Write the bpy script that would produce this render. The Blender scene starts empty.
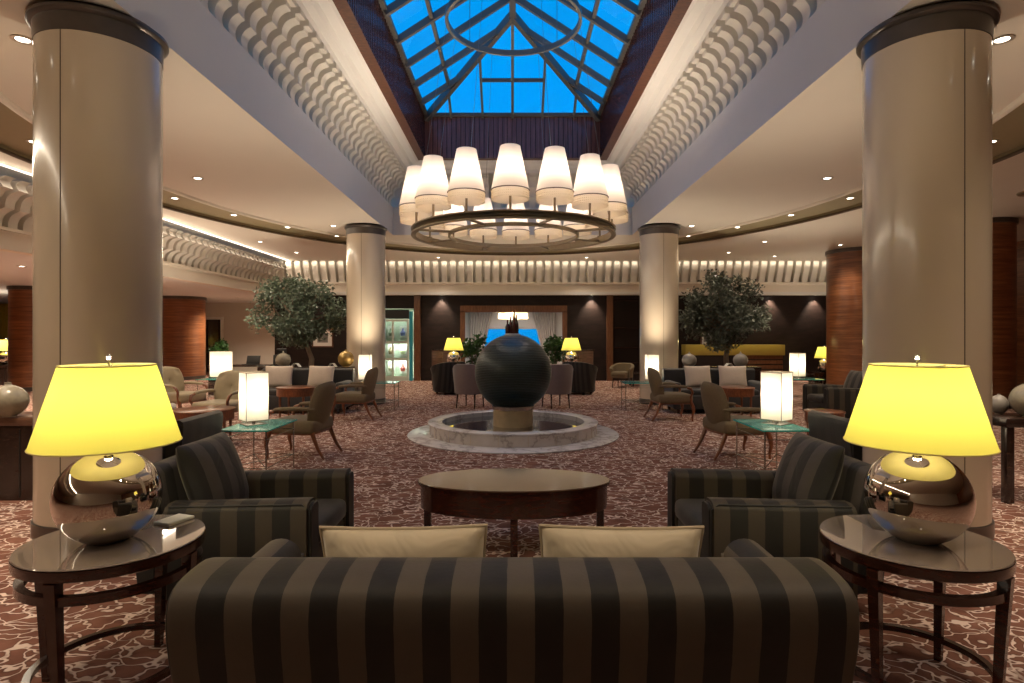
import bpy, bmesh, math, random
from mathutils import Vector, Matrix
random.seed(7)
PI = math.pi
S = bpy.context.scene
COL = S.collection
R = math.radians

# ------------------------------------------------------------------ materials
def srgb(r, g, b):
    f = lambda c: (c/12.92 if c <= .04045 else ((c+.055)/1.055)**2.4)
    return (f(r/255), f(g/255), f(b/255), 1)

class NT:
    def __init__(s, name):
        s.m = bpy.data.materials.new(name); s.m.use_nodes = True
        s.t = s.m.node_tree; s.n = s.t.nodes
        s.p = s.n['Principled BSDF']; s.out = s.n['Material Output']
    def add(s, typ, **kw):
        n = s.n.new(typ)
        for k, v in kw.items():
            if k.startswith('i_'): n.inputs[k[2:].replace('_', ' ')].default_value = v
            else: setattr(n, k, v)
        return n
    def link(s, a, b): s.t.links.new(a, b)
    def math(s, op, a, b=None, c=None):
        n = s.n.new('ShaderNodeMath'); n.operation = op
        for i, v in enumerate((a, b, c)):
            if v is None: continue
            if isinstance(v, (int, float)): n.inputs[i].default_value = v
            else: s.link(v, n.inputs[i])
        return n.outputs[0]
    def coord(s, scale=(1, 1, 1), world=False):
        m = s.n.new('ShaderNodeMapping'); m.inputs['Scale'].default_value = scale
        if world:
            g = s.n.new('ShaderNodeNewGeometry'); s.link(g.outputs['Position'], m.inputs['Vector'])
        else:
            c = s.n.new('ShaderNodeTexCoord'); s.link(c.outputs['Object'], m.inputs['Vector'])
        return m.outputs[0]
    def ramp(s, fac, stops, interp='LINEAR'):
        r = s.n.new('ShaderNodeValToRGB'); r.color_ramp.interpolation = interp
        e = r.color_ramp.elements
        while len(e) < len(stops): e.new(.5)
        for x, (p, c) in zip(e, stops):
            x.position = p; x.color = c if len(c) == 4 else (*c, 1)
        s.link(fac, r.inputs[0]); return r.outputs[0]
    def noise(s, vec, scale=5, detail=3, rough=.5):
        n = s.n.new('ShaderNodeTexNoise'); n.inputs['Scale'].default_value = scale
        n.inputs['Detail'].default_value = detail; n.inputs['Roughness'].default_value = rough
        s.link(vec, n.inputs['Vector']); return n
    def mix(s, fac, a, b):
        n = s.n.new('ShaderNodeMix'); n.data_type = 'RGBA'
        if isinstance(fac, (int, float)): n.inputs[0].default_value = fac
        else: s.link(fac, n.inputs[0])
        for k, v in ((6, a), (7, b)):
            if isinstance(v, tuple): n.inputs[k].default_value = v if len(v) == 4 else (*v, 1)
            else: s.link(v, n.inputs[k])
        return n.outputs[2]
    def bump(s, h, strength=.3, dist=.01):
        b = s.n.new('ShaderNodeBump'); b.inputs['Strength'].default_value = strength
        b.inputs['Distance'].default_value = dist
        s.link(h, b.inputs['Height']); s.link(b.outputs[0], s.p.inputs['Normal'])
    def set(s, **kw):
        for k, v in kw.items():
            i = s.p.inputs[k.replace('_', ' ')]
            if hasattr(v, 'links') or hasattr(v, 'is_linked'): s.link(v, i)
            else: i.default_value = v
        return s

def plain(name, col, rough=.5, metal=0, spec=.5, var=.06, vscale=12, **kw):
    t = NT(name)
    n = t.noise(t.coord(), vscale, 3)
    c = t.mix(n.outputs[0], tuple(max(0, x*(1-var)) for x in col[:3]), tuple(x*(1+var) for x in col[:3]))
    t.set(Base_Color=c, Roughness=rough, Metallic=metal); t.p.inputs['Specular IOR Level'].default_value = spec
    for k, v in kw.items(): t.p.inputs[k.replace('_', ' ')].default_value = v
    return t.m

def wood(name, c1, c2, scale=(1, 1, 8), rough=.3, coat=.3, world=False, wave=6, spec=.5):
    t = NT(name); v = t.coord(scale, world)
    n1 = t.noise(v, wave, 6, .6); n2 = t.noise(v, wave*5, 3, .5)
    f = t.math('ADD', t.math('MULTIPLY', n1.outputs[0], .75), t.math('MULTIPLY', n2.outputs[0], .25))
    c = t.ramp(f, [(.3, c1), (.52, tuple((a+b)/2 for a, b in zip(c1, c2))), (.68, c2)])
    t.set(Base_Color=c, Roughness=rough); t.p.inputs['Coat Weight'].default_value = coat
    t.p.inputs['Coat Roughness'].default_value = .12; t.p.inputs['Specular IOR Level'].default_value = spec
    return t.m

def velvet(name, light, dark, pitch, axis, ratio=.5, sheen=.5, phase=0.):
    """Broad woven stripes running across one of the object's own axes."""
    t = NT(name)
    c = t.n.new('ShaderNodeTexCoord'); sp = t.n.new('ShaderNodeSeparateXYZ')
    t.link(c.outputs['Object'], sp.inputs[0])
    v = t.noise(t.coord((6, 6, 6)), 3, 3)
    x = t.math('ADD', t.math('DIVIDE', sp.outputs[axis], pitch), 100.25+phase)
    x = t.math('ADD', x, t.math('MULTIPLY', t.math('SUBTRACT', v.outputs[0], .5), .03))
    f = t.math('FRACT', x)
    s = t.math('LESS_THAN', f, ratio)
    base = t.mix(s, dark, light)
    nap = t.noise(t.coord((3, 3, 3)), 4, 4, .6)
    base = t.mix(t.math('MULTIPLY', nap.outputs[0], .35), base, tuple(a*.45 for a in light[:3]))
    t.set(Base_Color=base, Roughness=.62)
    t.p.inputs['Specular IOR Level'].default_value = .35
    t.p.inputs['Sheen Weight'].default_value = sheen; t.p.inputs['Sheen Roughness'].default_value = .35
    t.p.inputs['Sheen Tint'].default_value = (.7, .63, .52, 1)
    t.bump(t.noise(t.coord(), 60, 2).outputs[0], .15, .003)
    return t.m

def shade_mat(name, col, trans, mix=.55, pleat=0):
    """Thin fabric: part of the light from the bulb inside passes through it."""
    t = NT(name); t.n.remove(t.p)
    d = t.add('ShaderNodeBsdfDiffuse'); tr = t.add('ShaderNodeBsdfTranslucent'); mx = t.add('ShaderNodeMixShader')
    n = t.noise(t.coord((1, 1, .2)), 90, 2)
    cc = t.mix(t.math('MULTIPLY', n.outputs[0], .12), trans, tuple(.75*x for x in trans[:3]))
    d.inputs[0].default_value = col if len(col) == 4 else (*col, 1); t.link(cc, tr.inputs[0])
    mx.inputs[0].default_value = mix
    t.link(d.outputs[0], mx.inputs[1]); t.link(tr.outputs[0], mx.inputs[2]); t.link(mx.outputs[0], t.out.inputs[0])
    return t.m

def emit(name, col, strength):
    t = NT(name); t.n.remove(t.p)
    e = t.add('ShaderNodeEmission'); e.inputs[0].default_value = (*col[:3], 1); e.inputs[1].default_value = strength
    t.link(e.outputs[0], t.out.inputs[0]); return t.m

def thin_glass(name, tint, gloss=.08, rough=.02):
    t = NT(name); t.n.remove(t.p)
    a = t.add('ShaderNodeBsdfTransparent'); g = t.add('ShaderNodeBsdfGlossy'); mx = t.add('ShaderNodeMixShader')
    f = t.add('ShaderNodeFresnel'); f.inputs[0].default_value = 1.45
    a.inputs[0].default_value = (*tint[:3], 1); g.inputs['Roughness'].default_value = rough
    t.link(t.math('MINIMUM', t.math('ADD', f.outputs[0], gloss-.04), 1.0), mx.inputs[0])
    t.link(a.outputs[0], mx.inputs[1]); t.link(g.outputs[0], mx.inputs[2]); t.link(mx.outputs[0], t.out.inputs[0])
    return t.m

M = {}
M['ceiling'] = plain('ceiling_paint', (.76, .69, .60), .75, var=.02, vscale=2)
M['white'] = plain('plaster_white', (.72, .70, .68), .7, var=.02, vscale=3)
M['cove'] = plain('cove_plaster', (.70, .66, .60), .65, var=.03, vscale=3)
M['olive'] = plain('olive_slot_paint', (.34, .28, .165), .6, var=.04)
M['lip'] = plain('bronze_lip', (.10, .065, .035), .45)
M['wallbeige'] = plain('wall_beige', (.64, .58, .50), .7, var=.02, vscale=1.5)
M['column'] = plain('column_lacquer', (.60, .50, .375), .22, var=.05, vscale=1.2, Coat_Weight=.5, Coat_Roughness=.1)
M['capband'] = plain('column_band_bronze', (.10, .085, .075), .3, .6, var=.35, vscale=5)
M['seam'] = plain('joint_line', (.06, .045, .03), .6)
M['wellwood'] = wood('well_panel_wood', (.06, .024, .021), (.18, .078, .068), (9, 9, .25), .25, .6, True, 5)
M['soffitwood'] = wood('well_soffit_wood', (.04, .012, .006), (.16, .055, .022), (3, 9, 3), .4, .1, True, 5)
M['zebra'] = wood('zebrano_veneer', (.10, .028, .011), (.36, .14, .056), (.35, .35, 7), .3, .25, True, 3.2)
M['darkwall'] = wood('dark_wall_panel', (.007, .004, .0035), (.026, .014, .011), (.6, .6, 2.5), .5, .0, True, 4, .3)
M['jamb'] = wood('jamb_wood', (.09, .035, .015), (.23, .10, .045), (5, 5, .6), .35, .2, True)
M['mahog'] = wood('mahogany', (.018, .005, .003), (.065, .017, .009), (2, 2, 9), .22, .5)
M['chairwood'] = wood('cherry_wood', (.10, .026, .008), (.30, .095, .032), (6, 6, 3), .28, .4)
M['darkwood'] = wood('dark_table_wood', (.012, .006, .004), (.045, .022, .015), (2, 2, 8), .25, .4)
M['console'] = wood('console_wood', (.07, .03, .018), (.20, .10, .06), (1, 6, 6), .3, .3)
M['tabletop'] = plain('smoked_glass_top', (.27, .215, .18), .05, var=.05, Coat_Weight=1.0, Coat_Roughness=.02, Coat_IOR=1.8)
M['coffeetop'] = wood('coffee_table_top', (.085, .048, .028), (.16, .095, .058), (1, 4, 1), .12, 1.0, False, 4)
M['rimglass'] = plain('glass_edge', (.30, .27, .2), .15)
M['chrome'] = plain('mirror_chrome', (.66, .60, .54), .03, 1.0, var=.01)
M['steel'] = plain('brushed_steel', (.45, .43, .40), .25, 1.0)
M['bronze'] = plain('chandelier_bronze', (.27, .21, .13), .4, .3, var=.12)
M['ringmetal'] = plain('suspension_ring_paint', (.09, .088, .082), .45, .2)
M['bar'] = plain('glazing_bar_paint', (.085, .082, .078), .5, .1)
M['wire'] = plain('steel_wire', (.15, .15, .16), .4, .8)
M['yellow'] = shade_mat('yellow_shade_fabric', (.85, .77, .33), (.93, .84, .14), .55)
M['cream'] = shade_mat('cream_shade_fabric', (.86, .80, .73), (.95, .86, .74), .5)
M['rectshade'] = shade_mat('pleated_white_shade', (.86, .83, .76), (.98, .92, .80), .55)
M['fringe'] = shade_mat('glass_bead_fringe', (.92, .82, .66), (.98, .90, .74), .7)
M['shaderim'] = plain('shade_trim', (.12, .08, .05), .5)
def mk_aqua():
    t = NT('aqua_table_glass'); t.set(Base_Color=(.32, .80, .71, 1), Roughness=.08); t.p.inputs['Coat Weight'].default_value = .6
    a = t.add('ShaderNodeBsdfTransparent'); a.inputs[0].default_value = (.62, .93, .86, 1); mx = t.add('ShaderNodeMixShader'); mx.inputs[0].default_value = .74
    t.link(a.outputs[0], mx.inputs[1]); t.link(t.p.outputs[0], mx.inputs[2]); t.link(mx.outputs[0], t.out.inputs[0]); return t.m
M['greenglass'] = mk_aqua()
M['glassedge'] = plain('aqua_glass_edge', (.05, .50, .44), .08, Transmission_Weight=.35)
M['skyglass'] = thin_glass('skylight_glass', (.92, .97, 1.0), .03)
M['clear'] = thin_glass('clear_glass', (.9, .95, .95), .06)
M['sofa_x'] = velvet('sofa_stripe', (.090, .070, .050), (.0075, .0062, .005), .158, 0, .5, .18, -.15)
M['chair_y'] = velvet('armchair_stripe_lengthwise', (.055, .042, .028), (.0085, .0075, .006), .185, 1, .48, .12)
M['chair_x'] = velvet('armchair_stripe_across', (.070, .058, .050), (.015, .0135, .013), .17, 0, .5, .3)
M['velvetplain'] = velvet('charcoal_velvet', (.024, .022, .020), (.016, .015, .014), .2, 0, .5, .3)
M['blackstripe'] = velvet('black_tub_stripe', (.030, .026, .022), (.007, .006, .006), .1, 0, .5, .2)
M['pillow'] = plain('cream_linen', (.66, .55, .38), .8, var=.10, vscale=9, Sheen_Weight=.3)
M['palepillow'] = plain('pale_linen', (.60, .50, .40), .85, var=.08, vscale=9)
def crumple(m, scale=7, strength=.5, dist=.02):
    t = m.node_tree; n = t.nodes.new('ShaderNodeTexNoise'); n.inputs['Scale'].default_value = scale; n.inputs['Detail'].default_value = 2; n.inputs['Distortion'].default_value = 1.2
    c = t.nodes.new('ShaderNodeTexCoord'); t.links.new(c.outputs['Object'], n.inputs['Vector'])
    b = t.nodes.new('ShaderNodeBump'); b.inputs['Strength'].default_value = strength; b.inputs['Distance'].default_value = dist
    t.links.new(n.outputs[0], b.inputs['Height']); t.links.new(b.outputs[0], t.nodes['Principled BSDF'].inputs['Normal'])
crumple(M['pillow'], 6, .55, .03); crumple(M['palepillow'], 6, .4, .02); crumple(M['chair_x'], 5, .35, .02)
M['piping'] = plain('pillow_piping', (.56, .45, .30), .8)
M['olivefab'] = plain('olive_upholstery', (.15, .11, .062), .85, var=.18, vscale=40)
M['tufted'] = plain('khaki_tufted_upholstery', (.34, .275, .165), .8, var=.12, vscale=14, Sheen_Weight=.3)
M['mauve'] = plain('mauve_upholstery', (.135, .092, .088), .7, var=.1, vscale=16, Sheen_Weight=.4)
M['stonefab'] = plain('pale_grey_upholstery', (.42, .38, .33), .8, var=.06)
M['sofadark'] = plain('charcoal_sofa_fabric', (.020, .017, .0155), .8, var=.2, vscale=10, Sheen_Weight=.3)
M['button'] = plain('button', (.10, .08, .05), .6)
M['ceramic'] = plain('crackled_ceramic', (.27, .235, .165), .25, var=.25, vscale=30, Coat_Weight=.4)
M['goldceramic'] = plain('gold_lustre_ceramic', (.42, .27, .08), .2, .35, var=.15, vscale=14)
M['greyceramic'] = plain('grey_ceramic', (.27, .24, .205), .35, var=.15, vscale=14)
M['bark'] = plain('bark', (.16, .115, .08), .85, var=.3, vscale=30)
M['leafL'] = plain('leaf_silver_green', (.115, .155, .105), .4, var=.55, vscale=7)
M['leafR'] = plain('leaf_grey_green', (.085, .098, .072), .42, var=.55, vscale=7)
M['leafG'] = plain('leaf_green', (.035, .095, .022), .4, var=.4, vscale=9)
M['pot'] = plain('pot_dark', (.03, .026, .024), .4)
M['palepot'] = plain('pot_pale', (.45, .40, .34), .5)
M['pale'] = plain('pale_frame_paint', (.62, .63, .55), .5)
M['redglaze'] = plain('oxblood_glaze', (.055, .008, .006), .2, Coat_Weight=.4)
M['plinth'] = plain('plinth_stone', (.5, .5, .5), .5)
M['black'] = plain('black_plastic', (.012, .012, .012), .4)
M['blackmetal'] = plain('black_metal', (.02, .02, .02), .35, .6)
M['curtain'] = plain('curtain_grey', (.50, .45, .42), .8, var=.1)
M['goldcurtain'] = plain('curtain_gold', (.50, .38, .05), .7, var=.15)
M['bluewall'] = plain('wall_pale_blue', (.30, .52, .60), .7)
M['paper'] = plain('picture_mount', (.75, .73, .68), .8)
M['art'] = plain('picture_ink', (.22, .21, .19), .8, var=.5, vscale=6)
M['book'] = plain('booklet_paper', (.7, .68, .62), .6)
M['lamp_on'] = emit('downlight_lamp', (1.0, .90, .74), 9.0)
M['strip_on'] = emit('cove_strip_lamp', (1.0, .88, .72), 2.4)
M['downtrim'] = plain('downlight_trim', (.55, .5, .42), .3, .5)
M['water'] = plain('water', (.02, .035, .045), .05, var=.02, Coat_Weight=1.0)
M['travertine'] = plain('travertine', (.52, .41, .26), .45, var=.22, vscale=9)

def mk_slate():
    t = NT('wet_slate'); v = t.coord((1.5, 1.5, 16)); n = t.noise(v, 4, 5, .6)
    t.set(Base_Color=t.ramp(n.outputs[0], [(.3, (.006, .012, .013)), (.7, (.022, .046, .048))]), Roughness=.36)
    t.p.inputs['Coat Weight'].default_value = .2; t.p.inputs['Coat Roughness'].default_value = .25
    t.bump(n.outputs[0], .12, .004); return t.m
M['slate'] = mk_slate()
def mk_marble():
    t = NT('white_marble'); v = t.coord(); w = t.noise(v, 1.6, 5, .65)
    mu = t.math('ABSOLUTE', t.math('SUBTRACT', w.outputs[0], .5))
    c = t.ramp(mu, [(0, (.42, .38, .36)), (.035, (.66, .62, .59)), (.2, (.74, .70, .67))])
    t.set(Base_Color=c, Roughness=.25); return t.m
M['marble'] = mk_marble()
def mk_carpet():
    t = NT('patterned_carpet'); v = t.coord((.86, 1.04, 1))
    n0 = t.noise(v, 3.4, 3, .55); n1 = t.noise(v, 9, 2, .5)
    dv = t.n.new('ShaderNodeVectorMath'); dv.operation = 'SCALE'; dv.inputs[3].default_value = .46
    t.link(n0.outputs['Color'], dv.inputs[0])
    dv2 = t.n.new('ShaderNodeVectorMath'); dv2.operation = 'SCALE'; dv2.inputs[3].default_value = .09
    t.link(n1.outputs['Color'], dv2.inputs[0])
    ad = t.n.new('ShaderNodeVectorMath'); t.link(v, ad.inputs[0]); t.link(dv.outputs[0], ad.inputs[1])
    ad2 = t.n.new('ShaderNodeVectorMath'); t.link(ad.outputs[0], ad2.inputs[0]); t.link(dv2.outputs[0], ad2.inputs[1])
    vo = t.add('ShaderNodeTexVoronoi', feature='DISTANCE_TO_EDGE'); vo.inputs['Scale'].default_value = 8.6
    t.link(ad2.outputs[0], vo.inputs['Vector'])
    gate = t.noise(v, 7, 2, .5)
    line = t.ramp(vo.outputs['Distance'], [(0, (1, 1, 1)), (.035, (1, 1, 1)), (.066, (0, 0, 0))])
    g = t.ramp(gate.outputs[0], [(.30, (.12,)*3), (.44, (1, 1, 1))])
    mask = t.math('MULTIPLY', line, g)
    vein_outline = t.ramp(vo.outputs['Distance'], [(.05, (1, 1, 1)), (.15, (0, 0, 0))])  # dark outline of the pale veins, part of the carpet pattern
    tone = t.noise(v, 3.5, 4, .6)
    base = t.ramp(tone.outputs[0], [(.35, (.165, .068, .046)), (.65, (.30, .138, .095))])
    base = t.mix(t.math('MULTIPLY', vein_outline, .45), base, (.065, .022, .015))
    pile = t.noise(v, 160, 2, .6)
    base = t.mix(t.math('MULTIPLY', pile.outputs[0], .3), base, (.07, .028, .018))
    c = t.mix(mask, base, (.70, .54, .45))
    t.set(Base_Color=c, Roughness=.95); t.p.inputs['Specular IOR Level'].default_value = .1
    t.bump(pile.outputs[0], .4, .004); return t.m
M['carpet'] = mk_carpet()

# ------------------------------------------------------------------ mesh helpers
def new(): return bmesh.new()
def link(name, data, parent=None):
    o = bpy.data.objects.new(name, data); COL.objects.link(o)
    if parent is not None: o.parent = parent
    return o
def obj(name, bm, m, parent=None, smooth=True, angle=40, label=None):
    bmesh.ops.remove_doubles(bm, verts=bm.verts, dist=1e-5)
    bmesh.ops.recalc_face_normals(bm, faces=bm.faces)
    me = bpy.data.meshes.new(name)
    if smooth:
        a = R(angle)
        for f in bm.faces: f.smooth = True
        for e in bm.edges:
            if len(e.link_faces) == 2 and e.calc_face_angle(0) > a: e.smooth = False
    bm.to_mesh(me); bm.free()
    me.materials.append(M[m] if isinstance(m, str) else m)
    o = link(name, me, parent)
    if label: o['label'] = label
    return o
def thing(name, label, cat, loc=(0, 0, 0), rz=0, group=None):
    o = link(name, None); o.location = loc; o.rotation_euler = (0, 0, rz); o.empty_display_size = .1
    return tag(o, label, cat, group)
def tag(o, label, cat, group=None, kind=None):
    o['label'] = label; o['category'] = cat
    if group: o['group'] = group
    if kind: o['kind'] = kind
    return o
def struct(name, bm, m, label, cat, parent=None, **kw):
    o = obj(name, bm, m, parent, **kw)
    if parent is None: tag(o, label, cat, kind='structure')
    return o
def sthing(name, label, cat, loc=(0, 0, 0), rz=0):
    o = thing(name, label, cat, loc, rz); o['kind'] = 'structure'; return o
def dup(root, loc, rz, label, group=None, name=None):
    def cp(o, par):
        c = o.copy(); COL.objects.link(c)
        if par is not None: c.parent = par
        for ch in [k for k in COL.objects if k.parent == o]: cp(ch, c)
        return c
    r = cp(root, None); r.location = loc; r.rotation_euler = (0, 0, rz); r['label'] = label
    if group: r['group'] = group
    return r

def xf(verts, mat):
    for v in verts: v.co = mat @ v.co
def box(bm, c, s, bev=0, rot=None, seg=2):
    r = bmesh.ops.create_cube(bm, size=1); vs = r['verts']
    for v in vs: v.co = Vector((v.co.x*s[0], v.co.y*s[1], v.co.z*s[2]))
    if bev:
        es = list({e for v in vs for e in v.link_edges})
        rr = bmesh.ops.bevel(bm, geom=es, offset=min(bev, min(s)*.49), segments=seg, affect='EDGES', profile=.5)
        vs = list({v for f in rr['faces'] for v in f.verts} | {v for v in vs if v.is_valid})
    m = Matrix.Translation(c)
    if rot is not None: m = m @ rot
    xf(vs, m); return vs
def lathe(bm, prof, c=(0, 0, 0), n=48, a0=0, a1=2*PI, sx=1, sy=1):
    full = abs(a1-a0-2*PI) < 1e-6
    k = n if full else n+1
    rings = []
    for r, z in prof:
        if r < 1e-6 and full: rings.append([bm.verts.new((c[0], c[1], c[2]+z))]); continue
        rings.append([bm.verts.new((c[0]+r*sx*math.cos(a0+(a1-a0)*i/n), c[1]+r*sy*math.sin(a0+(a1-a0)*i/n), c[2]+z)) for i in range(k)])
    for A, B in zip(rings, rings[1:]):
        m = n
        for i in range(m):
            j = (i+1) % k
            if len(A) == 1 and len(B) == 1: continue
            if len(A) == 1: bm.faces.new((A[0], B[j], B[i]))
            elif len(B) == 1: bm.faces.new((A[i], A[j], B[0]))
            else: bm.faces.new((A[i], A[j], B[j], B[i]))
    return rings
def tube(bm, pts, r, n=10, closed=False, flat=1.0):
    pts = [Vector(p) for p in pts]; K = len(pts)
    rad = r if isinstance(r, (list, tuple)) else [r]*K
    rings = []; up = Vector((0, 0, 1)); prev = None
    for i, p in enumerate(pts):
        if closed: d = pts[(i+1) % K]-pts[i-1]
        else: d = pts[min(i+1, K-1)]-pts[max(i-1, 0)]
        d.normalize()
        ref = prev if prev is not None else (up if abs(d.z) < .95 else Vector((0, 1, 0)))
        s = d.cross(ref)
        if s.length < 1e-4: s = d.cross(Vector((1, 0, 0)))
        s.normalize(); u = s.cross(d).normalized(); prev = u
        rings.append([bm.verts.new(p+s*(rad[i]*math.cos(2*PI*k/n))+u*(rad[i]*flat*math.sin(2*PI*k/n))) for k in range(n)])
    rng = range(K) if closed else range(K-1)
    for i in rng:
        A, B = rings[i], rings[(i+1) % K]
        for k in range(n): bm.faces.new((A[k], A[(k+1) % n], B[(k+1) % n], B[k]))
    if not closed:
        bm.faces.new(rings[0]); bm.faces.new(rings[-1][::-1])
def prism(bm, poly, x0, x1, axis=0):
    """Extrude a closed 2-D outline between x0 and x1 along an axis."""
    def P(a, b, x): return {0: (x, a, b), 1: (a, x, b), 2: (a, b, x)}[axis]
    A = [bm.verts.new(P(a, b, x0)) for a, b in poly]; B = [bm.verts.new(P(a, b, x1)) for a, b in poly]
    n = len(poly)
    for i in range(n): bm.faces.new((A[i], A[(i+1) % n], B[(i+1) % n], B[i]))
    bm.faces.new(A[::-1]); bm.faces.new(B)
def quad(bm, *p): return bm.faces.new([bm.verts.new(q) for q in p])
def pillow_bm(w, h, t, n=14, pinch=.05, rot=None, c=(0, 0, 0)):
    """A stuffed cushion standing in the XZ plane, thickness along Y."""
    bm = new(); G = {}
    for s in (1, -1):
        for i in range(n+1):
            for j in range(n+1):
                u, v = 2*i/n-1, 2*j/n-1
                if s == -1 and (i in (0, n) or j in (0, n)): G[s, i, j] = G[1, i, j]; continue
                k = max(0, (1-abs(u)**2.6)*(1-abs(v)**2.6))**.55
                x = u*w/2*(1-pinch*(1-v*v)*abs(u)); z = v*h/2*(1-pinch*(1-u*u)*abs(v))
                G[s, i, j] = bm.verts.new((x, s*t/2*k, z))
    for s in (1, -1):
        for i in range(n):
            for j in range(n):
                bm.faces.new([G[s, a, b] for a, b in ((i, j), (i+1, j), (i+1, j+1), (i, j+1))])
    m = Matrix.Translation(c)
    if rot is not None: m = m @ rot
    xf(bm.verts, m); return bm
def subsurf(o, l=1):
    m = o.modifiers.new('round', 'SUBSURF'); m.levels = l; m.render_levels = l; return o
RX = lambda a: Matrix.Rotation(a, 4, 'X')
RY = lambda a: Matrix.Rotation(a, 4, 'Y')
RZ = lambda a: Matrix.Rotation(a, 4, 'Z')

LW = {}
def bulb(name, energy, col, parent, loc, rad=.04):
    key = ('P', energy, col, rad)
    if key not in LW:
        d = bpy.data.lights.new('bulb_light', 'POINT'); d.energy = energy; d.color = col; d.shadow_soft_size = rad; LW[key] = d
    o = link(name, LW[key], parent); o.location = loc; return o
def spot(name, energy, col, parent, loc, ang=100, blend=.7, rad=.05, rot=(0, 0, 0)):
    key = ('S', energy, col, ang, blend)
    if key not in LW:
        d = bpy.data.lights.new('spot_light', 'SPOT'); d.energy = energy; d.color = col; d.shadow_soft_size = rad
        d.spot_size = R(ang); d.spot_blend = blend; LW[key] = d
    o = link(name, LW[key], parent); o.location = loc; o.rotation_euler = rot; return o

WARM = (1.0, .83, .63)
DOWN = .95                   # dimmer of the downlights
def fill_uplight(parent, loc, energy, col=(1.0, .84, .64), ang=158):  # added upward fill spot, not a real bulb; lifts ceiling and coffer
    return spot('fill_uplight_spot', energy, col, parent, loc, ang, 1.0, .05, (PI, 0, 0))
CZ = 3.92                    # main ceiling height
LZ = 2.83                    # low soffit behind the cornices
FY = 19.6                    # far wall
CY = 9.05                    # middle of the coffer, chandelier and fountain

# ================================================================== SETTING
b = new(); box(b, (-4.5, 9.2, -.05), (36, 31, .1))
struct('floor', b, 'carpet', 'brown carpet with pale winding vein pattern covering the whole lobby', 'floor', smooth=False)

# ---- ceiling with rectangular coffer opening and elliptical recessed slot
def rect_hit(a, x0, x1, y0, y1):
    c, s = math.cos(a), math.sin(a); t = 1e9
    if c > 1e-9: t = min(t, x1/c)
    if c < -1e-9: t = min(t, x0/c)
    if s > 1e-9: t = min(t, (y1-CY)/s)
    if s < -1e-9: t = min(t, (y0-CY)/s)
    return (t*c, CY+t*s)
IN = (-2.88, 2.88, 3.9, 14.2); OUT = (-7.2, 13, -6, 19.1)
ang = [2*PI*i/120 for i in range(120)]
for q in (IN, OUT):
    for x in q[:2]:
        for y in q[2:]: ang.append(math.atan2(y-CY, x) % (2*PI))
ang = sorted(set(round(a, 6) for a in ang))
EA, EB, FA, FB = 5.72, 7.45, 6.75, 8.62
def ell(a, A, B):
    c, s = math.cos(a), math.sin(a); t = 1/math.sqrt((c/A)**2+(s/B)**2); return (t*c, CY+t*s)
b = new(); SL = .07
rows = []
for a in ang:
    i, e, f, o = rect_hit(a, *IN), ell(a, EA, EB), ell(a, FA, FB), rect_hit(a, *OUT)
    rows.append([(*i, CZ), (*e, CZ), (*f, CZ), (*o, CZ)])
V = [[b.verts.new(p) for p in r] for r in rows]
for A, B in zip(V, V[1:]+V[:1]):
    for k in (0, 2): b.faces.new((A[k], A[k+1], B[k+1], B[k]))
ce = struct('ceiling', b, 'ceiling', 'beige flat lobby ceiling around the raised skylight coffer', 'ceiling', smooth=False)
b = new()
rws = [[b.verts.new((*ell(a, EA, EB), CZ)), b.verts.new((*ell(a, EA, EB), CZ+SL)), b.verts.new((*ell(a, FA, FB), CZ+SL)), b.verts.new((*ell(a, FA, FB), CZ))] for a in ang]
for A, B in zip(rws, rws[1:]+rws[:1]):
    for k in (0, 1, 2): b.faces.new((A[k], A[k+1], B[k+1], B[k]))
obj('recessed_slot', b, 'olive', ce, smooth=False, label='olive painted curved slot holding downlights')
b = new(); tube(b, [(*ell(a, EA-.03, EB-.03), CZ-.005) for a in ang], .045, 8, True)
obj('slot_moulding', b, 'ceiling', ce)
b = new(); tube(b, [(*ell(a, FA, FB), CZ+.0) for a in ang], .028, 8, True)
obj('slot_lip', b, 'lip', ce, label='thin dark bronze lip of the slot')
# soffits beyond the cornices
b = new(); box(b, (-15.2, 8.5, LZ+.05), (14.4, 31, .1)); box(b, (2.5, 21.9, LZ+.05), (21, 5.2, .1))
struct('ceiling_low', b, 'white', 'lower pale soffit beyond the ribbed cornice', 'ceiling', smooth=False)

# ---- coffer faces
b = new()
def ring_band(bm, p0, p1):
    """Band between two rectangles (half-width, y0, y1, z)."""
    def cs(p): x, y0, y1, z = p; return [(-x, y0, z), (x, y0, z), (x, y1, z), (-x, y1, z)]
    A = [bm.verts.new(q) for q in cs(p0)]; B = [bm.verts.new(q) for q in cs(p1)]
    for i in range(4): bm.faces.new((A[i], A[(i+1) % 4], B[(i+1) % 4], B[i]))
ring_band(b, (2.88, 3.9, 14.2, CZ), (2.88, 3.9, 14.2, 4.58))
struct('trim_1', b, 'white', 'smooth white upright face of the coffer under the scalloped cove', 'ceiling trim', smooth=False)
b = new()
prof = [(2.88, 4.58), (2.91, 4.62), (2.86, 4.84), (2.76, 5.06), (2.62, 5.24), (2.52, 5.34)]
for (x0, z0), (x1, z1) in zip(prof, prof[1:]):
    ring_band(b, (x0+.13, 3.9+2.88-x0-.13, 14.2-2.88+x0+.13, z0), (x1+.13, 3.9+2.88-x1-.13, 14.2-2.88+x1+.13, z1))
struct('trim_2', b, 'cove', 'curved plaster cove behind the scalloped ribs', 'ceiling trim')
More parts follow.
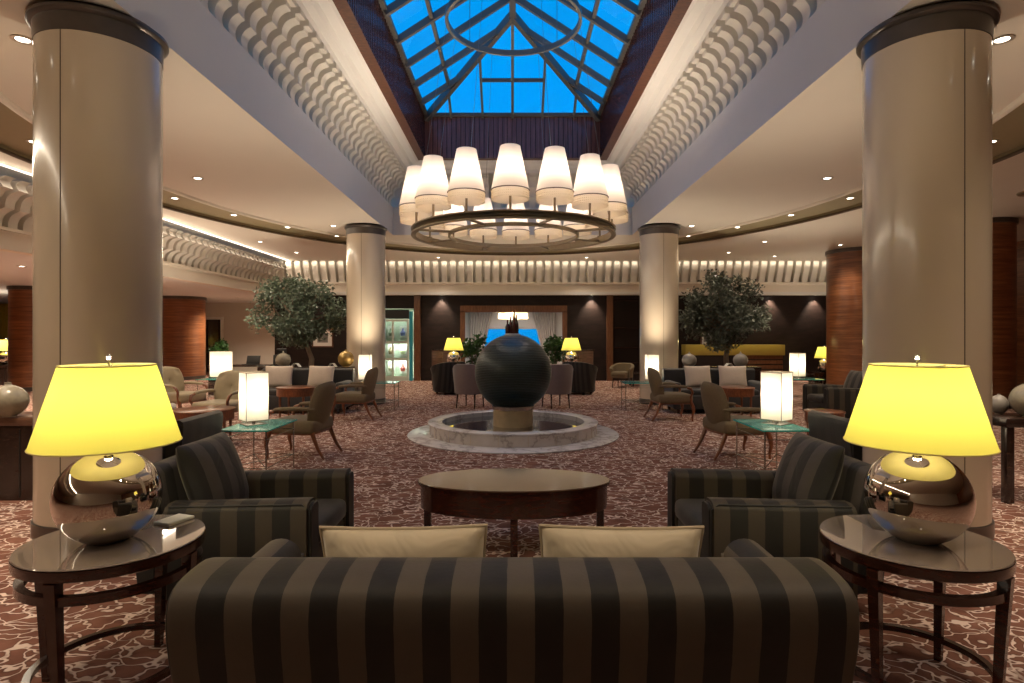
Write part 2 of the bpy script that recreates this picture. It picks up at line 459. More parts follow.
# mouldings up to the wooden well
b = new()
mp = [(2.68, 5.345), (2.46, 5.33), (2.46, 5.30), (2.44, 5.36), (2.34, 5.38), (2.30, 5.44), (2.18, 5.46), (2.15, 5.50)]
for (x0, z0), (x1, z1) in zip(mp, mp[1:]):
    ring_band(b, (x0, 3.9+2.88-x0, 14.2-2.88+x0, z0), (x1, 3.9+2.88-x1, 14.2-2.88+x1, z1))
struct('trim_3', b, 'white', 'stepped white moulding around the wooden skylight well', 'ceiling trim', smooth=False)
# scalloped ribs: every rib is a plate with hollow scallops cut in its edge
def rib_profile():
    """(outward distance from coffer axis, z) outline of one rib."""
    P = [Vector((2.885, 4.58)), Vector((2.80, 4.80)), Vector((2.685, 5.01)), Vector((2.53, 5.20))]
    out = []
    for p, q in zip(P, P[1:]):
        d = q-p; n = Vector((d.y, -d.x)).normalized()
        if n.x < 0: n = -n
        for k in range(7):
            t = k/7; out.append(p+d*t+n*(.055*math.sin(PI*t)**.8))
    out.append(P[-1]); out += [Vector((2.53, 5.25)), Vector((2.47, 5.25)), Vector((2.47, 5.33))]
    out += [Vector((2.68, 5.33)), Vector((2.78, 5.24)), Vector((2.93, 5.02)), Vector((3.02, 4.82)), Vector((3.03, 4.58))]
    return [(v.x, v.y) for v in out]
RP = rib_profile()
for side in (-1, 1):
    b = new(); y = 4.35
    while y < 13.95:
        prism(b, [(side*x, z) for x, z in RP], y, y+.15, 1); y += .28
    struct('trim_4' if side < 0 else 'trim_5', b, 'cove', 'scalloped plaster ribs along the %s flank of the coffer' % ('left' if side < 0 else 'right'), 'ceiling trim', angle=30)
for yb, sg in ((14.2, 1), (3.9, -1)):
    b = new(); x = -2.4
    while x < 2.3:
        prism(b, [(yb+sg*(px-2.88), z) for px, z in RP], x, x+.15, 0); x += .28
    struct('trim_6' if sg > 0 else 'trim_7', b, 'cove', 'scalloped plaster ribs across the %s end of the coffer' % ('fountain' if sg > 0 else 'sofa'), 'ceiling trim', angle=30)

# ---- wooden well and skylight
WW, W0, W1, ZB, ZT = 1.98, 4.78, 13.3, 5.50, 6.46
b = new(); ring_band(b, (2.15, 4.63, 13.47, ZB), (WW, W0, W1, ZB))
struct('trim_8', b, 'soffitwood', 'reddish wooden soffit strip round the mouth of the skylight well', 'ceiling trim', smooth=False)
b = new(); ring_band(b, (WW, W0, W1, ZB), (WW, W0, W1, ZT))
well = struct('wall_skylight', b, 'wellwood', 'dark red wood panelling of the skylight well', 'wall', smooth=False)
b = new()
x = -1.9
while x < 1.95:
    box(b, (x, W1-.004, (ZB+ZT)/2), (.012, .012, ZT-ZB)); box(b, (x, W0+.004, (ZB+ZT)/2), (.012, .012, ZT-ZB)); x += .105
y = W0+.1
while y < W1:
    for s in (-1, 1): box(b, (s*(WW-.004), y, (ZB+ZT)/2), (.012, .012, ZT-ZB))
    y += .105
obj('panel_groove', b, 'mahog', well, smooth=False)
A0, A1, RZt = W0+WW, W1-WW, 7.74
sky = sthing('window_1', 'glass hipped skylight showing deep blue evening sky', 'skylight', (0, CY, ZT))
O = Vector((0, CY, ZT))
def L(x, y, z): return Vector((x, y, z))-O
b = new()
quad(b, L(-WW, W0, ZT), L(-WW, W1, ZT), L(0, A1, RZt), L(0, A0, RZt)); obj('glass_pane', b, 'skyglass', sky, smooth=False)
b = new(); quad(b, L(WW, W0, ZT), L(WW, W1, ZT), L(0, A1, RZt), L(0, A0, RZt)); obj('glass_pane', b, 'skyglass', sky, smooth=False)
for y, a in ((W0, A0), (W1, A1)):
    b = new(); b.faces.new([b.verts.new(p) for p in (L(-WW, y, ZT), L(WW, y, ZT), L(0, a, RZt))]); obj('glass_pane', b, 'skyglass', sky, smooth=False)
def bar(p, q, w=.07, h=.11, name='glazing_bar'):
    bm = new(); p, q = Vector(p), Vector(q); d = (q-p)
    z = Vector((0, 0, 1)); s = d.cross(z).normalized(); u = s.cross(d).normalized(); off = -u*(h/2+.012) if u.z > 0 else u*(h/2+.012)
    vs = []
    for e in (p, q):
        vs.append([bm.verts.new(e+off+s*(a*w/2)+u*(c*h/2)) for a, c in ((-1, -1), (1, -1), (1, 1), (-1, 1))])
    for i in range(4): bm.faces.new((vs[0][i], vs[0][(i+1) % 4], vs[1][(i+1) % 4], vs[1][i]))
    bm.faces.new(vs[0][::-1]); bm.faces.new(vs[1])
    return obj(name, bm, 'bar', sky, smooth=False)
for s in (-1, 1):
    bar(L(s*WW, W1, ZT), L(0, A1, RZt), .10, .16, 'hip_bar'); bar(L(s*WW, W0, ZT), L(0, A0, RZt), .10, .16, 'hip_bar')
bar(L(0, A0, RZt), L(0, A1, RZt), .12, .16, 'ridge_bar')
def slope_z(dx): return ZT+(RZt-ZT)*dx/WW
for y, a, sg in ((W1, A1, -1), (W0, A0, 1)):
    bar(L(0, y, ZT), L(0, a, RZt), .06, .10)
    for xx in (.67, 1.38):
        for s in (-1, 1):
            d = WW-xx; bar(L(s*xx, y, ZT), L(s*xx, y+sg*d, slope_z(d)), .05, .09)
    d = .78; bar(L(-.67, y+sg*d, slope_z(d)), L(.67, y+sg*d, slope_z(d)), .05, .07)
yy = W1-.85
while yy > W0+.5:
    d = min(WW, W1-yy, yy-W0)
    for s in (-1, 1): bar(L(s*WW, yy, ZT), L(s*(WW-d), yy, slope_z(d)), .07, .11)
    yy -= .87
for s in (-1, 1): bar(L(s*1.35, W0+.63, slope_z(.63)), L(s*1.35, W1-.63, slope_z(.63)), .06, .09)
b = new()
for s in (-1, 1):
    box(b, L(s*(WW-.04), (W0+W1)/2, ZT), (.08, W1-W0, .07))
for y in (W0+.04, W1-.04): box(b, L(0, y, ZT), (2*WW-.16, .08, .07))
obj('window_frame', b, 'bar', sky, smooth=False)

# ---- perimeter cornices (ribbed) and fascias
def cornice(name, axis, at, inset, t0, t1, z0, z1, lab, sg, fas0):
    """Ribbed cove: rib foot at 'at', rib head 'inset' nearer the room."""
    def pt(o, z): return (at+sg*o, z)          # o: towards the room is negative
    arc = [(-inset*(math.sin(PI/2*k/8)**1.5 if k else 0), z0+(z1-z0)*(k/8)**.9) for k in range(9)]
    b = new()
    back = [(o+.20, z) for o, z in arc]
    poly = [pt(o, z) for o, z in back]+[pt(.34, z1), pt(.34, z0)]
    prism(b, poly, t0, t1, axis)
    struct(name[0], b, 'cove', lab[0], 'ceiling trim', angle=60)
    b = new(); t = t0
    if inset > .4:       # lobed ribs
        lob = []
        for i, j in ((0, 3), (3, 6), (6, 8)):
            p, q = Vector(arc[i]), Vector(arc[j]); d = q-p; n = Vector((d.y, -d.x)).normalized()
            if n.x < 0: n = -n
            for k in range(6): lob.append(p+d*(k/6)+n*(.075*math.sin(PI*k/6)))
        lob.append(Vector(arc[8])); prof = [(v.x, v.y) for v in lob]
    else: prof = arc
    poly = [pt(o, z) for o, z in prof]+[pt(o+.21, z) for o, z in reversed(arc)]
    while t < t1-.2:
        prism(b, poly, t, t+.175, axis); t += .28
    struct(name[1], b, 'cove', lab[1], 'ceiling trim', angle=35)
    b = new()
    poly = [pt(-.05, z0-.03), pt(-.05, z0+.02), pt(.25, z0+.02), pt(.25, LZ), pt(0.02, LZ), pt(0.02, z0-.07), pt(0, z0-.03)]
    prism(b, poly, t0, t1, axis)
    struct(name[2], b, 'ceiling', lab[2], 'ceiling trim', smooth=False)
cornice(('trim_9', 'trim_10', 'trim_11'), 0, 19.3, .22, -7.9, 13, 3.22, CZ, ('curved plaster cove above the dark panelled wall', 'row of plaster ribs above the dark panelled wall', 'plain fascia under the ribs above the dark panelled wall'), 1, LZ)
cornice(('trim_12', 'trim_13', 'trim_14'), 1, -7.80, .46, -6, 19.6, 3.14, 3.82, ('curved plaster cove along the side with the office corner', 'row of lobed plaster ribs along the side with the office corner', 'plain fascia under the lobed ribs'), -1, LZ)
b = new(); box(b, (-8.0, 6.8, 3.99), (1.6, 25.8, .1)); box(b, (2.6, 19.45, 3.97), (21.2, .8, .1))
struct('ceiling_cove', b, 'white', 'white pocket above the lit cornice', 'ceiling', smooth=False)
b = new(); box(b, (-7.22, 6.5, 3.93), (.03, 25, .05))
tag(obj('cove_light_strip', b, 'strip_on', smooth=False), 'long glowing strip of cove lighting above the lobed plaster ribs', 'light strip')
for i in range(9):
    d = LW.get('cs')
    if d is None:
        d = bpy.data.lights.new('cove_strip_light', 'AREA'); d.shape = 'RECTANGLE'; d.size = .06; d.size_y = 2.7; d.energy = 10; d.color = (1, .84, .62); LW['cs'] = d
    o = link('cove_strip_light', d); o.location = (-7.32, -4+2.8*i, 3.86); o.rotation_euler = (0, R(-60), 0)

for i in range(8):
    d = LW.get('cf')
    if d is None:
        d = bpy.data.lights.new('cove_strip_light', 'AREA'); d.shape = 'RECTANGLE'; d.size = 2.5; d.size_y = .05; d.energy = 1.6; d.color = (1, .84, .62); LW['cf'] = d
    o = link('cove_strip_light', d); o.location = (-6.2+2.55*i, 19.0, 3.86); o.rotation_euler = (R(48), 0, 0)
# ---- walls
def wall(name, c, s, m, lab): 
    b = new(); box(b, c, s); return struct(name, b, m, lab, 'wall', smooth=False)
wall('wall_right', (13.1, 6.8, 2.0), (.2, 25.8, 4.2), 'zebra', 'reddish striped wood wall on the right side')
wall('wall_near', (-4.5, -6.1, 2.0), (35.4, .2, 4.2), 'wallbeige', 'beige wall behind the sofa')
wall('wall_left', (-22.1, 9, 1.45), (.2, 30, 2.9), 'wallbeige', 'beige side wall beyond the office corner')
# office-side rear wall with door opening and window
b = new()
for x0, x1, z0, z1 in ((-22, -20.9, 0, 2.85), (-20.9, -19.6, 0, .7), (-20.9, -19.6, 2.3, 2.85), (-19.6, -12.6, 0, 2.85), (-12.6, -11.75, 2.25, 2.85), (-11.75, -7.7, 0, 2.85)):
    box(b, ((x0+x1)/2, 24.1, (z0+z1)/2), (x1-x0, .2, z1-z0))
struct('wall_office', b, 'wallbeige', 'beige wall with a wooden door at the back of the office corner', 'wall', smooth=False)
b = new(); box(b, (-7.85, 21.85, 1.42), (.16, 4.3, 2.83))
struct('wall_partition', b, 'wallbeige', 'short beige partition beside the dark panelled wall', 'wall', smooth=False)
d1 = sthing('door_1', 'dark brown wooden door standing ajar in the beige wall', 'door', (-12.17, 24.0, 0))
b = new(); box(b, (-.38, -.02, 1.125), (.09, .14, 2.25)); box(b, (.38, -.02, 1.125), (.09, .14, 2.25)); box(b, (0, -.02, 2.2), (.67, .14, .1)); obj('door_frame', b, 'paper', d1, smooth=False)
b = new(); box(b, (-.06, .12, 1.07), (.45, .05, 2.14), .01); obj('door_leaf', b, 'mahog', d1, smooth=False)
b = new(); tube(b, [(.1, .08, 1.05), (.1, .03, 1.05), (.0, .03, 1.05)], .012); obj('door_handle', b, 'steel', d1)
b = new(); box(b, (0, .42, 1.2), (1.1, .1, 2.5)); box(b, (-.5, .25, 1.2), (.1, .45, 2.5)); box(b, (.5, .25, 1.2), (.1, .45, 2.5)); box(b, (0, .25, 2.42), (1.1, .45, .1)); obj('corridor_wall', b, 'darkwall', d1, smooth=False)
w3 = sthing('window_2', 'cyan evening window behind gold curtains', 'window', (-20.25, 24.1, .7))
b = new(); box(b, (0, 0, .8), (1.3, .02, 1.6)); obj('glass_pane', b, 'clear', w3, smooth=False)
b = new()
for x in (-.62, 0, .62): box(b, (x, -.02, .8), (.06, .08, 1.6))
for z in (.03, 1.57): box(b, (0, -.02, z), (1.3, .08, .06))
obj('window_frame', b, 'pale', w3, smooth=False)

# far dark wall with display recess and opening to the next room
b = new()
OX0, OX1, OZ1 = -1.72, 1.80, 2.32       # opening (clear)
VX0, VX1, VZ1 = -4.30, -3.28, 2.40      # display recess
for x0, x1, z0, z1 in ((-7.9, VX0, 0, LZ), (VX0, VX1, VZ1, LZ), (VX1, OX0, 0, LZ), (OX0, OX1, OZ1, LZ), (OX1, 13, 0, LZ)):
    box(b, ((x0+x1)/2, FY+.1, (z0+z1)/2), (x1-x0, .2, z1-z0))
struct('wall_far', b, 'darkwall', 'very dark wood panelled wall at the far end of the lobby', 'wall', smooth=False)
b = new()
box(b, (OX0+.07, FY-.03, OZ1/2), (.16, .12, OZ1)); box(b, (OX1-.07, FY-.03, OZ1/2), (.16, .12, OZ1)); box(b, ((OX0+OX1)/2, FY-.03, OZ1+.06), (OX1-OX0+.02, .12, .22))
struct('trim_15', b, 'jamb', 'brown wooden surround of the opening into the next room', 'door surround', smooth=False)
b = new(); box(b, (-3.15, FY-.06, LZ/2), (.2, .14, LZ))
struct('trim_16', b, 'jamb', 'brown wooden post beside the lit display cabinet', 'wall trim', smooth=False)
b = new(); box(b, (3.22, FY-.06, LZ/2), (.2, .14, LZ))
struct('trim_17', b, 'jamb', 'brown wooden post beside the dark glazed bay', 'wall trim', smooth=False)
b = new(); box(b, (4.0, FY-.02, 1.45), (1.3, .03, 2.5)); wn = struct('window_3', b, plain('dark_mirror_glass', (.02, .014, .012), .06, var=.02), 'dark reflecting glazed bay right of the wooden post', 'window', smooth=False)
b = new()
for z in (.6, 1.1, 1.75, 2.65): box(b, (4.0, FY-.045, z), (1.3, .03, .02))
obj('glazing_bar', b, 'mahog', wn, smooth=False)
# room beyond the opening
b = new()
box(b, (-2.1, 21.9, 1.4), (.2, 4.4, 2.8)); 
struct('wall_lounge', b, 'bluewall', 'pale blue side wall of the room beyond the opening', 'wall', smooth=False)
b = new(); box(b, (2.1, 21.9, 1.4), (.2, 4.4, 2.8)); struct('wall_lounge_side', b, 'wallbeige', 'pale side wall of the room beyond the opening', 'wall', smooth=False)
b = new()
for x0, x1, z0, z1 in ((-2, -1.35, 0, 2.8), (1.35, 2, 0, 2.8), (-1.35, 1.35, 0, .75), (-1.35, 1.35, 1.82, 2.8)): box(b, ((x0+x1)/2, 24.0, (z0+z1)/2), (x1-x0, .2, z1-z0))
struct('wall_lounge_back', b, 'white', 'pale end wall around the blue window beyond the opening', 'wall', smooth=False)
b = new(); box(b, (0, 21.9, 2.60), (4, 4.4, .1)); struct('ceiling_lounge', b, 'white', 'white ceiling of the room beyond the opening', 'ceiling', smooth=False)
w2 = sthing('window_4', 'bright blue evening window seen through the opening', 'window', (0, 24.0, .75))
b = new(); box(b, (0, 0, .535), (2.7, .02, 1.07)); obj('glass_pane', b, 'clear', w2, smooth=False)
b = new()
for x in (-1.32, 1.32): box(b, (x, -.03, .535), (.06, .08, 1.07))
for z in (.03, 1.04): box(b, (0, -.03, z), (2.7, .08, .06))
obj('window_frame', b, 'pale', w2, smooth=False)
def curtain(name, x_in, x_out, y, z0, z1, m, lab, inner_low):
    b = new(); n = 46; rws = []
    for k in range(9):
        t = k/8; z = z1+(z0-z1)*t
        xi = x_in+(inner_low-x_in)*t
        rws.append([b.verts.new((x_out+(xi-x_out)*i/n, y+.035*math.sin(i*1.15), z)) for i in range(n+1)])
    for A, B in zip(rws, rws[1:]):
        for i in range(n): b.faces.new((A[i], A[i+1], B[i+1], B[i]))
    o = obj(name, b, m); s = o.modifiers.new('cloth', 'SOLIDIFY'); s.thickness = .012
    return tag(o, lab, 'curtain')
curtain('curtain', -.80, -1.75, 23.75, .05, 2.45, 'curtain', 'grey pleated curtain drawn left of the blue window', -1.35)
curtain('curtain', .80, 1.75, 23.75, .05, 2.45, 'curtain', 'grey pleated curtain drawn right of the blue window', 1.35)
curtain('curtain', -20.15, -21.2, 23.8, .05, 2.78, 'goldcurtain', 'gold curtain at the outer edge of the cyan window', -20.6)
curtain('curtain', -19.9, -19.2, 23.8, .05, 2.78, 'goldcurtain', 'gold curtain hanging beside the striped wood column', -19.75)

# ---- columns
def column(name, x, y, r, m, lab, z1=CZ, cap=True, seam=True):
    c = sthing(name, lab, 'column', (x, y, 0))
    top = z1-.215 if cap else z1-.10
    b = new(); lathe(b, [(r, .12), (r, top)], n=64); obj('shaft', b, m, c)
    b = new(); lathe(b, [(0, 0), (r-.02, 0), (r+.012, .005), (r+.012, .115), (r-.01, .12), (0, .12)], n=64); obj('plinth', b, 'capband', c)
    b = new()
    if cap: lathe(b, [(r-.02, top-.005), (r+.005, top), (r+.010, z1-.085), (r+.03, z1-.08), (r+.045, z1-.065), (r+.045, z1-.042), (r+.01, z1-.036), (r-.01, z1-.001), (r-.05, z1-.001)], n=64)
    else: lathe(b, [(r-.02, top), (r+.03, top), (r+.03, z1-.001), (r-.05, z1-.001)], n=64)
    obj('capital_band', b, 'capband', c)
    if seam:
        b = new(); box(b, (0, -r-.0005, (.12+top)/2), (.006, .003, top-.12)); obj('joint', b, 'seam', c, smooth=False)
    return c
column('column_1', -3.25, 4.66, .42, 'column', 'large glossy beige round column by the left sofa table')
column('column_2', 3.25, 4.66, .42, 'column', 'large glossy beige round column by the right sofa table')
column('column_3', -3.25, 13.1, .42, 'column', 'beige round column beside the left indoor tree')
column('column_4', 3.25, 13.1, .42, 'column', 'beige round column beside the right indoor tree')
column('column_5', -11.45, 20.4, .75, 'zebra', 'round column clad in striped red wood near the office door', LZ, False, False)
column('column_6', -13.2, 16.2, .5, 'zebra', 'striped red wood column beside the gold curtains', LZ, False, False)
column('column_7', 9.86, 16.8, .82, 'zebra', 'broad striped red wood column behind the small yellow lamp', CZ, False, False)
column('column_8', 10.05, 12.6, .55, 'zebra', 'striped red wood column glimpsed right of the large beige column', CZ, False, False)

# ================================================================== LIGHT FITTINGS
def downlight(x, y, z, lab, group, e=45, ang=110, rot=(0, 0, 0)):
    t = thing('downlight', lab, 'downlight', (x, y, z), 0, group)
    b = new(); lathe(b, [(.062, -.001), (.082, -.001), (.085, -.009), (.058, -.010), (.05, -.004)], n=24); obj('trim_ring', b, 'downtrim', t)
    b = new(); lathe(b, [(0, -.004), (.056, -.004)], n=24); obj('lamp_disc', b, 'lamp_on', t, label='glowing warm lamp')
    if e: spot('spot', e*DOWN, WARM, t, (0, 0, -.03), ang, rot=rot)
    return t
ORD = ['first', 'second', 'third', 'fourth', 'fifth', 'sixth', 'seventh', 'eighth', 'ninth', 'tenth', 'eleventh', 'twelfth', 'thirteenth', 'fourteenth', 'fifteenth']
MA, MB = 6.25, 8.02
# lights of the olive slot, counted from its far middle outwards on each side
for s, nm in ((-1, 'left'), (1, 'right')):
    for k in range(15):
        t = R(79-k*11.2); 
        lab = 'small downlight in the curved olive slot, %s from the fountain axis on the %s' % (ORD[k], nm)
        downlight(s*MA*math.cos(t), CY+MB*math.sin(t), CZ+SL, lab, 'downlights in the olive slot', 34)
for s, nm in ((-1, 'left'), (1, 'right')):
    downlight(s*4.0, 4.82, CZ, 'downlight beside the top of the large %s beige column' % nm, 'downlights in the flat ceiling', 190, 80)
    downlight(s*4.84, 9.07, CZ, 'downlight alone in the flat ceiling between the %s columns' % nm, 'downlights in the flat ceiling', 60)
    downlight(s*3.95, 13.0, CZ, 'downlight by the top of the far %s column' % nm, 'downlights in the flat ceiling', 50, 80)
    downlight(s*6.5, 15.2, CZ, 'downlight outside the olive slot above the %s tree' % nm, 'downlights in the flat ceiling', 50)
    downlight(s*6.3, 17.2, CZ, 'downlight close to the ribbed cornice on the %s' % nm, 'downlights in the flat ceiling', 45)
    downlight(s*2.3, 18.3, CZ, 'downlight near the far cornice, %s of the opening' % nm, 'downlights in the flat ceiling', 50)
for (x, lab) in ((8.0, 'downlight before the striped wood column near the far cornice'),):
    downlight(x, 18.0, CZ, lab, 'downlights in the flat ceiling', 45)
for x, y, lab in ((9.3, 8.3, 'downlight in the ceiling right of the large beige column'), (8.9, 13.6, 'downlight between the two striped wood columns'), (8.75, 15.75, 'downlight added to brighten the broad striped wood column')):  # the one by the broad column is added to brighten its veneer
    downlight(x, y, CZ, lab, 'downlights in the flat ceiling', 60)
for x, lab in ((-2.35, 'wall washer over the dark wall left of the opening'), (2.62, 'wall washer over the dark wall right of the opening'), (8.55, 'wall washer over the dark wall behind the right tree'), (10.0, 'wall washer over the dark wall beside the striped wood column')):
    downlight(x, FY-.17, LZ, lab, 'wall washers above the dark wall', 85, 80, (R(14), 0, 0))
for x, y, lab in ((-9.4, 11.3, 'downlight added in the low soffit to brighten the office side'), (-9.6, 20.6, 'downlight in the low soffit near the office corner desk'), (-9.8, 14.2, 'downlight in the low soffit over the round shaded lamp'), (-10.5, 8.5, 'downlight in the low soffit beside the seating'), (-15.5, 17.2, 'downlight in the low soffit before the gold curtain')):  # first one is an added lamp that brightens soffit and office wall
    downlight(x, y, LZ, lab, 'downlights in the low soffit', 290, 140)

# ---- chandelier
ch = thing('chandelier', 'big ring chandelier with sixteen white tapered shades hung below the skylight', 'chandelier', (.015, CY, 3.0))
def flat_ring(bm, r0, r1, z0, z1, n=96):
    lathe(bm, [(r0, z0), (r1, z0), (r1, z1), (r0, z1), (r0, z0)], n=n)
b = new(); flat_ring(b, 1.48, 1.535, 0, .105); lathe(b, [(1.535, .0), (1.55, 0), (1.55, .018), (1.535, .018)], n=96); lathe(b, [(1.535, .088), (1.55, .088), (1.55, .105), (1.535, .105)], n=96)
obj('outer_ring', b, 'bronze', ch, angle=30)
b = new(); flat_ring(b, .965, 1.0, .0, .05); obj('inner_ring', b, 'bronze', ch, angle=30)
for k in range(8):
    a = 2*PI*k/8+R(20.8)
    b = new(); box(b, (0, 0, 0), (.50, .026, .035), .004, ); 
    for v in b.verts: v.co = RZ(a) @ (v.co+Vector((1.24, 0, .03)))
    obj('spoke', b, 'bronze', ch)
for k in range(16):
    a = -PI/2+2*PI*k/16-R(1.7); px, py = 1.50*math.cos(a), 1.50*math.sin(a)
    b = new(); tube(b, [(px, py, .10), (px, py, .40)], .016, 8); lathe(b, [(0, .10), (.04, .10), (.04, .115), (0, .12)], (px, py, 0), 16); obj('stem', b, 'bronze', ch)
    if k == 0:
        b = new(); lathe(b, [(.245, .358), (.130, .918)], n=48)
        for v in b.verts:
            rr = math.hypot(v.co.x, v.co.y)
        sh0 = obj('lamp_shade', b, 'cream', ch)
        b = new(); tube(b, [(.245*math.cos(2*PI*i/40), .245*math.sin(2*PI*i/40), .358) for i in range(40)], .007, 6, True); rim0 = obj('shade_rim', b, 'shaderim', sh0)
        b = new()
        for i in range(56):
            q = 2*PI*i/56
            for zz in range(4):
                lathe(b, [(0, .352-zz*.031), (.0095, .338-zz*.031), (0, .322-zz*.031)], (.238*math.cos(q), .238*math.sin(q), 0), 5)
        lathe(b, [(.232, .35), (.229, .236)], n=36)
        fr0 = obj('bead_fringe', b, 'fringe', sh0)
        sh0.location = (px, py, 0)
    else:
        c = sh0.copy(); COL.objects.link(c); c.location = (px, py, 0)
        for q in (rim0, fr0):
            d = q.copy(); COL.objects.link(d); d.parent = c
    bulb('bulb', 3.1, (1.0, .84, .72), ch, (px, py, .60), .05)
    fill_uplight(ch, (px, py, .95), 13)  # added fill above the shade, lifts coffer and well
ZR = 6.32-3.0
b = new(); flat_ring(b, 1.0, 1.045, ZR-.045, ZR+.045); obj('suspension_ring', b, 'ringmetal', ch, angle=30)
for k in range(8):
    a = 2*PI*k/8+R(20.8)
    b = new(); tube(b, [(1.505*math.cos(a), 1.505*math.sin(a), .10), (1.02*math.cos(a), 1.02*math.sin(a), ZR)], .003, 5); obj('wire', b, 'wire', ch)
for k in range(4):
    a = PI/4+k*PI/2; x, y = 1.02*math.cos(a), 1.02*math.sin(a)
    b = new(); tube(b, [(x, y, ZR), (x, y, slope_z(WW-abs(x))-3.0-.02)], .006, 5); obj('hanger', b, 'wire', ch)

# ---- table lamp with mirror ball base and yellow shade
def make_ball_lamp(loc, label, energy=3.3, group='yellow shaded ball lamps'):
    t = thing('table_lamp', label, 'lamp', loc, 0, group)
    n = 40; pr = [(0, 0), (.07, 0)]
    for i in range(n+1):
        a = -PI/2+.40+(PI-.55)*i/n; pr.append((.201*math.cos(a), .188+.200*math.sin(a)))
    pr.append((.05, .392)); pr.append((0, .392))
    b = new(); lathe(b, pr, n=64); obj('ball_base', b, 'chrome', t, angle=60)
    b = new(); lathe(b, [(0, .385), (.045, .385), (.045, .40), (.018, .405), (.018, .47), (.03, .475), (.03, .52), (0, .52)], n=24); obj('socket', b, 'steel', t)
    b = new(); lathe(b, [(.276, .415), (.178, .752)], n=72); sh = obj('lamp_shade', b, 'yellow', t, label='yellow tapered fabric shade')
    for r, z in ((.276, .415), (.178, .752)):
        b = new(); tube(b, [(r*math.cos(2*PI*i/64), r*math.sin(2*PI*i/64), z) for i in range(64)], .0035, 6, True); obj('shade_rim', b, 'ytrim', sh)
    b = new()
    for k in range(3):
        a = 2*PI*k/3; tube(b, [(0, 0, .735), (.178*math.cos(a), .178*math.sin(a), .747)], .003, 5)
    tube(b, [(0, 0, .50), (0, 0, .785)], .004, 6); lathe(b, [(0, .775), (.008, .78), (.01, .79), (0, .80)], n=12); obj('harp', b, 'steel', t)
    bulb('bulb', energy, (1.0, .90, .66), t, (0, 0, .58), .035)
    fill_uplight(t, (0, 0, .77), 45)  # added fill at the shade top, brightens the ceiling
    return t
M['ytrim'] = plain('yellow_trim', (.70, .60, .22), .7)
TX, TY, TZ = 1.722, 2.555, .62
lampL = make_ball_lamp((-1.742, 2.545, TZ), 'yellow shaded lamp with mirror ball base on the round table left of the sofa')
dup(lampL, (1.745, 2.545, TZ), R(140), 'yellow shaded lamp with mirror ball base on the round table right of the sofa')

# ---- round side tables
def make_side_table(loc, rz, label):
    t = thing('side_table', label, 'table', loc, rz, 'round dark side tables with curved rails')
    b = new(); lathe(b, [(0, .612), (.343, .612), (.349, .616), (.346, .62), (0, .62)], n=72); obj('glass_top', b, 'tabletop', t, angle=25, label='smoked glass top')
    b = new(); lathe(b, [(0, .565), (.335, .565), (.349, .572), (.351, .59), (.350, .611), (0, .611)], n=72); obj('table_frame', b, 'mahog', t, angle=50)
    for k in range(4):
        a = k*PI/2
        b = new(); r0, r1 = .30, .33
        m = RZ(a)
        vs = []
        for r, z, w in ((r1-.03, 0, .028), (r1-.015, .30, .036), (r1, .566, .044)):
            vs.append([b.verts.new(m @ Vector((r+p*w/2, q*w/2, z))) for p, q in ((-1, -1), (1, -1), (1, 1), (-1, 1))])
        for A, B in zip(vs, vs[1:]):
            for i in range(4): b.faces.new((A[i], A[(i+1) % 4], B[(i+1) % 4], B[i]))
        b.faces.new(vs[0][::-1]); b.faces.new(vs[-1]); obj('leg', b, 'mahog', t, smooth=False)
    b = new(); lathe(b, [(.305, .478), (.338, .478), (.338, .512), (.305, .512), (.305, .478)], n=72); obj('upper_rail', b, 'mahog', t, angle=30)
    b = new(); lathe(b, [(.285, .085), (.312, .085), (.312, .11), (.285, .11), (.285, .085)], n=72); obj('lower_rail', b, 'mahog', t, angle=30)
    return t
stL = make_side_table((-TX, TY, 0), R(-2), 'round dark wood side table left of the striped sofa')
dup(stL, (TX, TY, 0), R(35), 'round dark wood side table right of the striped sofa')
b = new(); box(b, (0, 0, .0065), (.10, .14, .011), .002); box(b, (0, .0, .0135), (.095, .135, .002))
o = obj('booklet', b, 'book'); o.location = (-1.60, 2.79, .62); o.rotation_euler = (0, 0, R(-20)); tag(o, 'small booklet lying behind the lamp on the left side table', 'booklet')

# ---- sofa (seen from behind)
sf = thing('sofa', 'striped brown and black velvet sofa seen from behind', 'sofa', (0, 2.15, 0))
HW = .972
def sofa_back():
    b = new()
    pr = [(-.40, .20), (-.46, .42), (-.50, .60), (-.508, .68), (-.502, .735), (-.475, .760), (-.42, .774), (-.32, .778), (-.265, .773), (-.238, .745), (-.232, .68), (-.20, .42), (-.18, .20)]
    xs = [(-1, .80, 0), (-.992, .93, .25), (-.97, .985, .6), (-.93, 1, 1)]
    secs = []
    cy, cz = -.36, .5
    for f, sc, ins in [(-1, .90, 0), (-1, .955, 0), (-.998, .98, 0), (-.99, .995, 0), (-.975, 1, 0), (-.95, 1, 0)]+[(i/12, 1, 0) for i in range(-11, 12)]+[(.95, 1, 0), (.975, 1, 0), (.99, .995, 0), (.998, .98, 0), (1, .955, 0), (1, .90, 0)]:
        row = []
        for y, z in pr:
            narrow = 1-.030*max(0, (.55-z)/.35)
            row.append(b.verts.new((f*HW*narrow, cy+(y-cy)*sc, cz+(z-cz)*(sc*1.09 if z > cz else 1))))
        secs.append(row)
    n = len(pr)
    for A, B in zip(secs, secs[1:]):
        for i in range(n): b.faces.new((A[i], A[(i+1) % n], B[(i+1) % n], B[i]))
    b.faces.new(secs[0]); b.faces.new(secs[-1][::-1]); return b
subsurf(obj('backrest', sofa_back(), 'sofa_x', sf, angle=60), 1)
b = new(); box(b, (0, .05, .235), (2*HW-.10, .86, .21), .03); obj('base', b, 'sofa_x', sf)
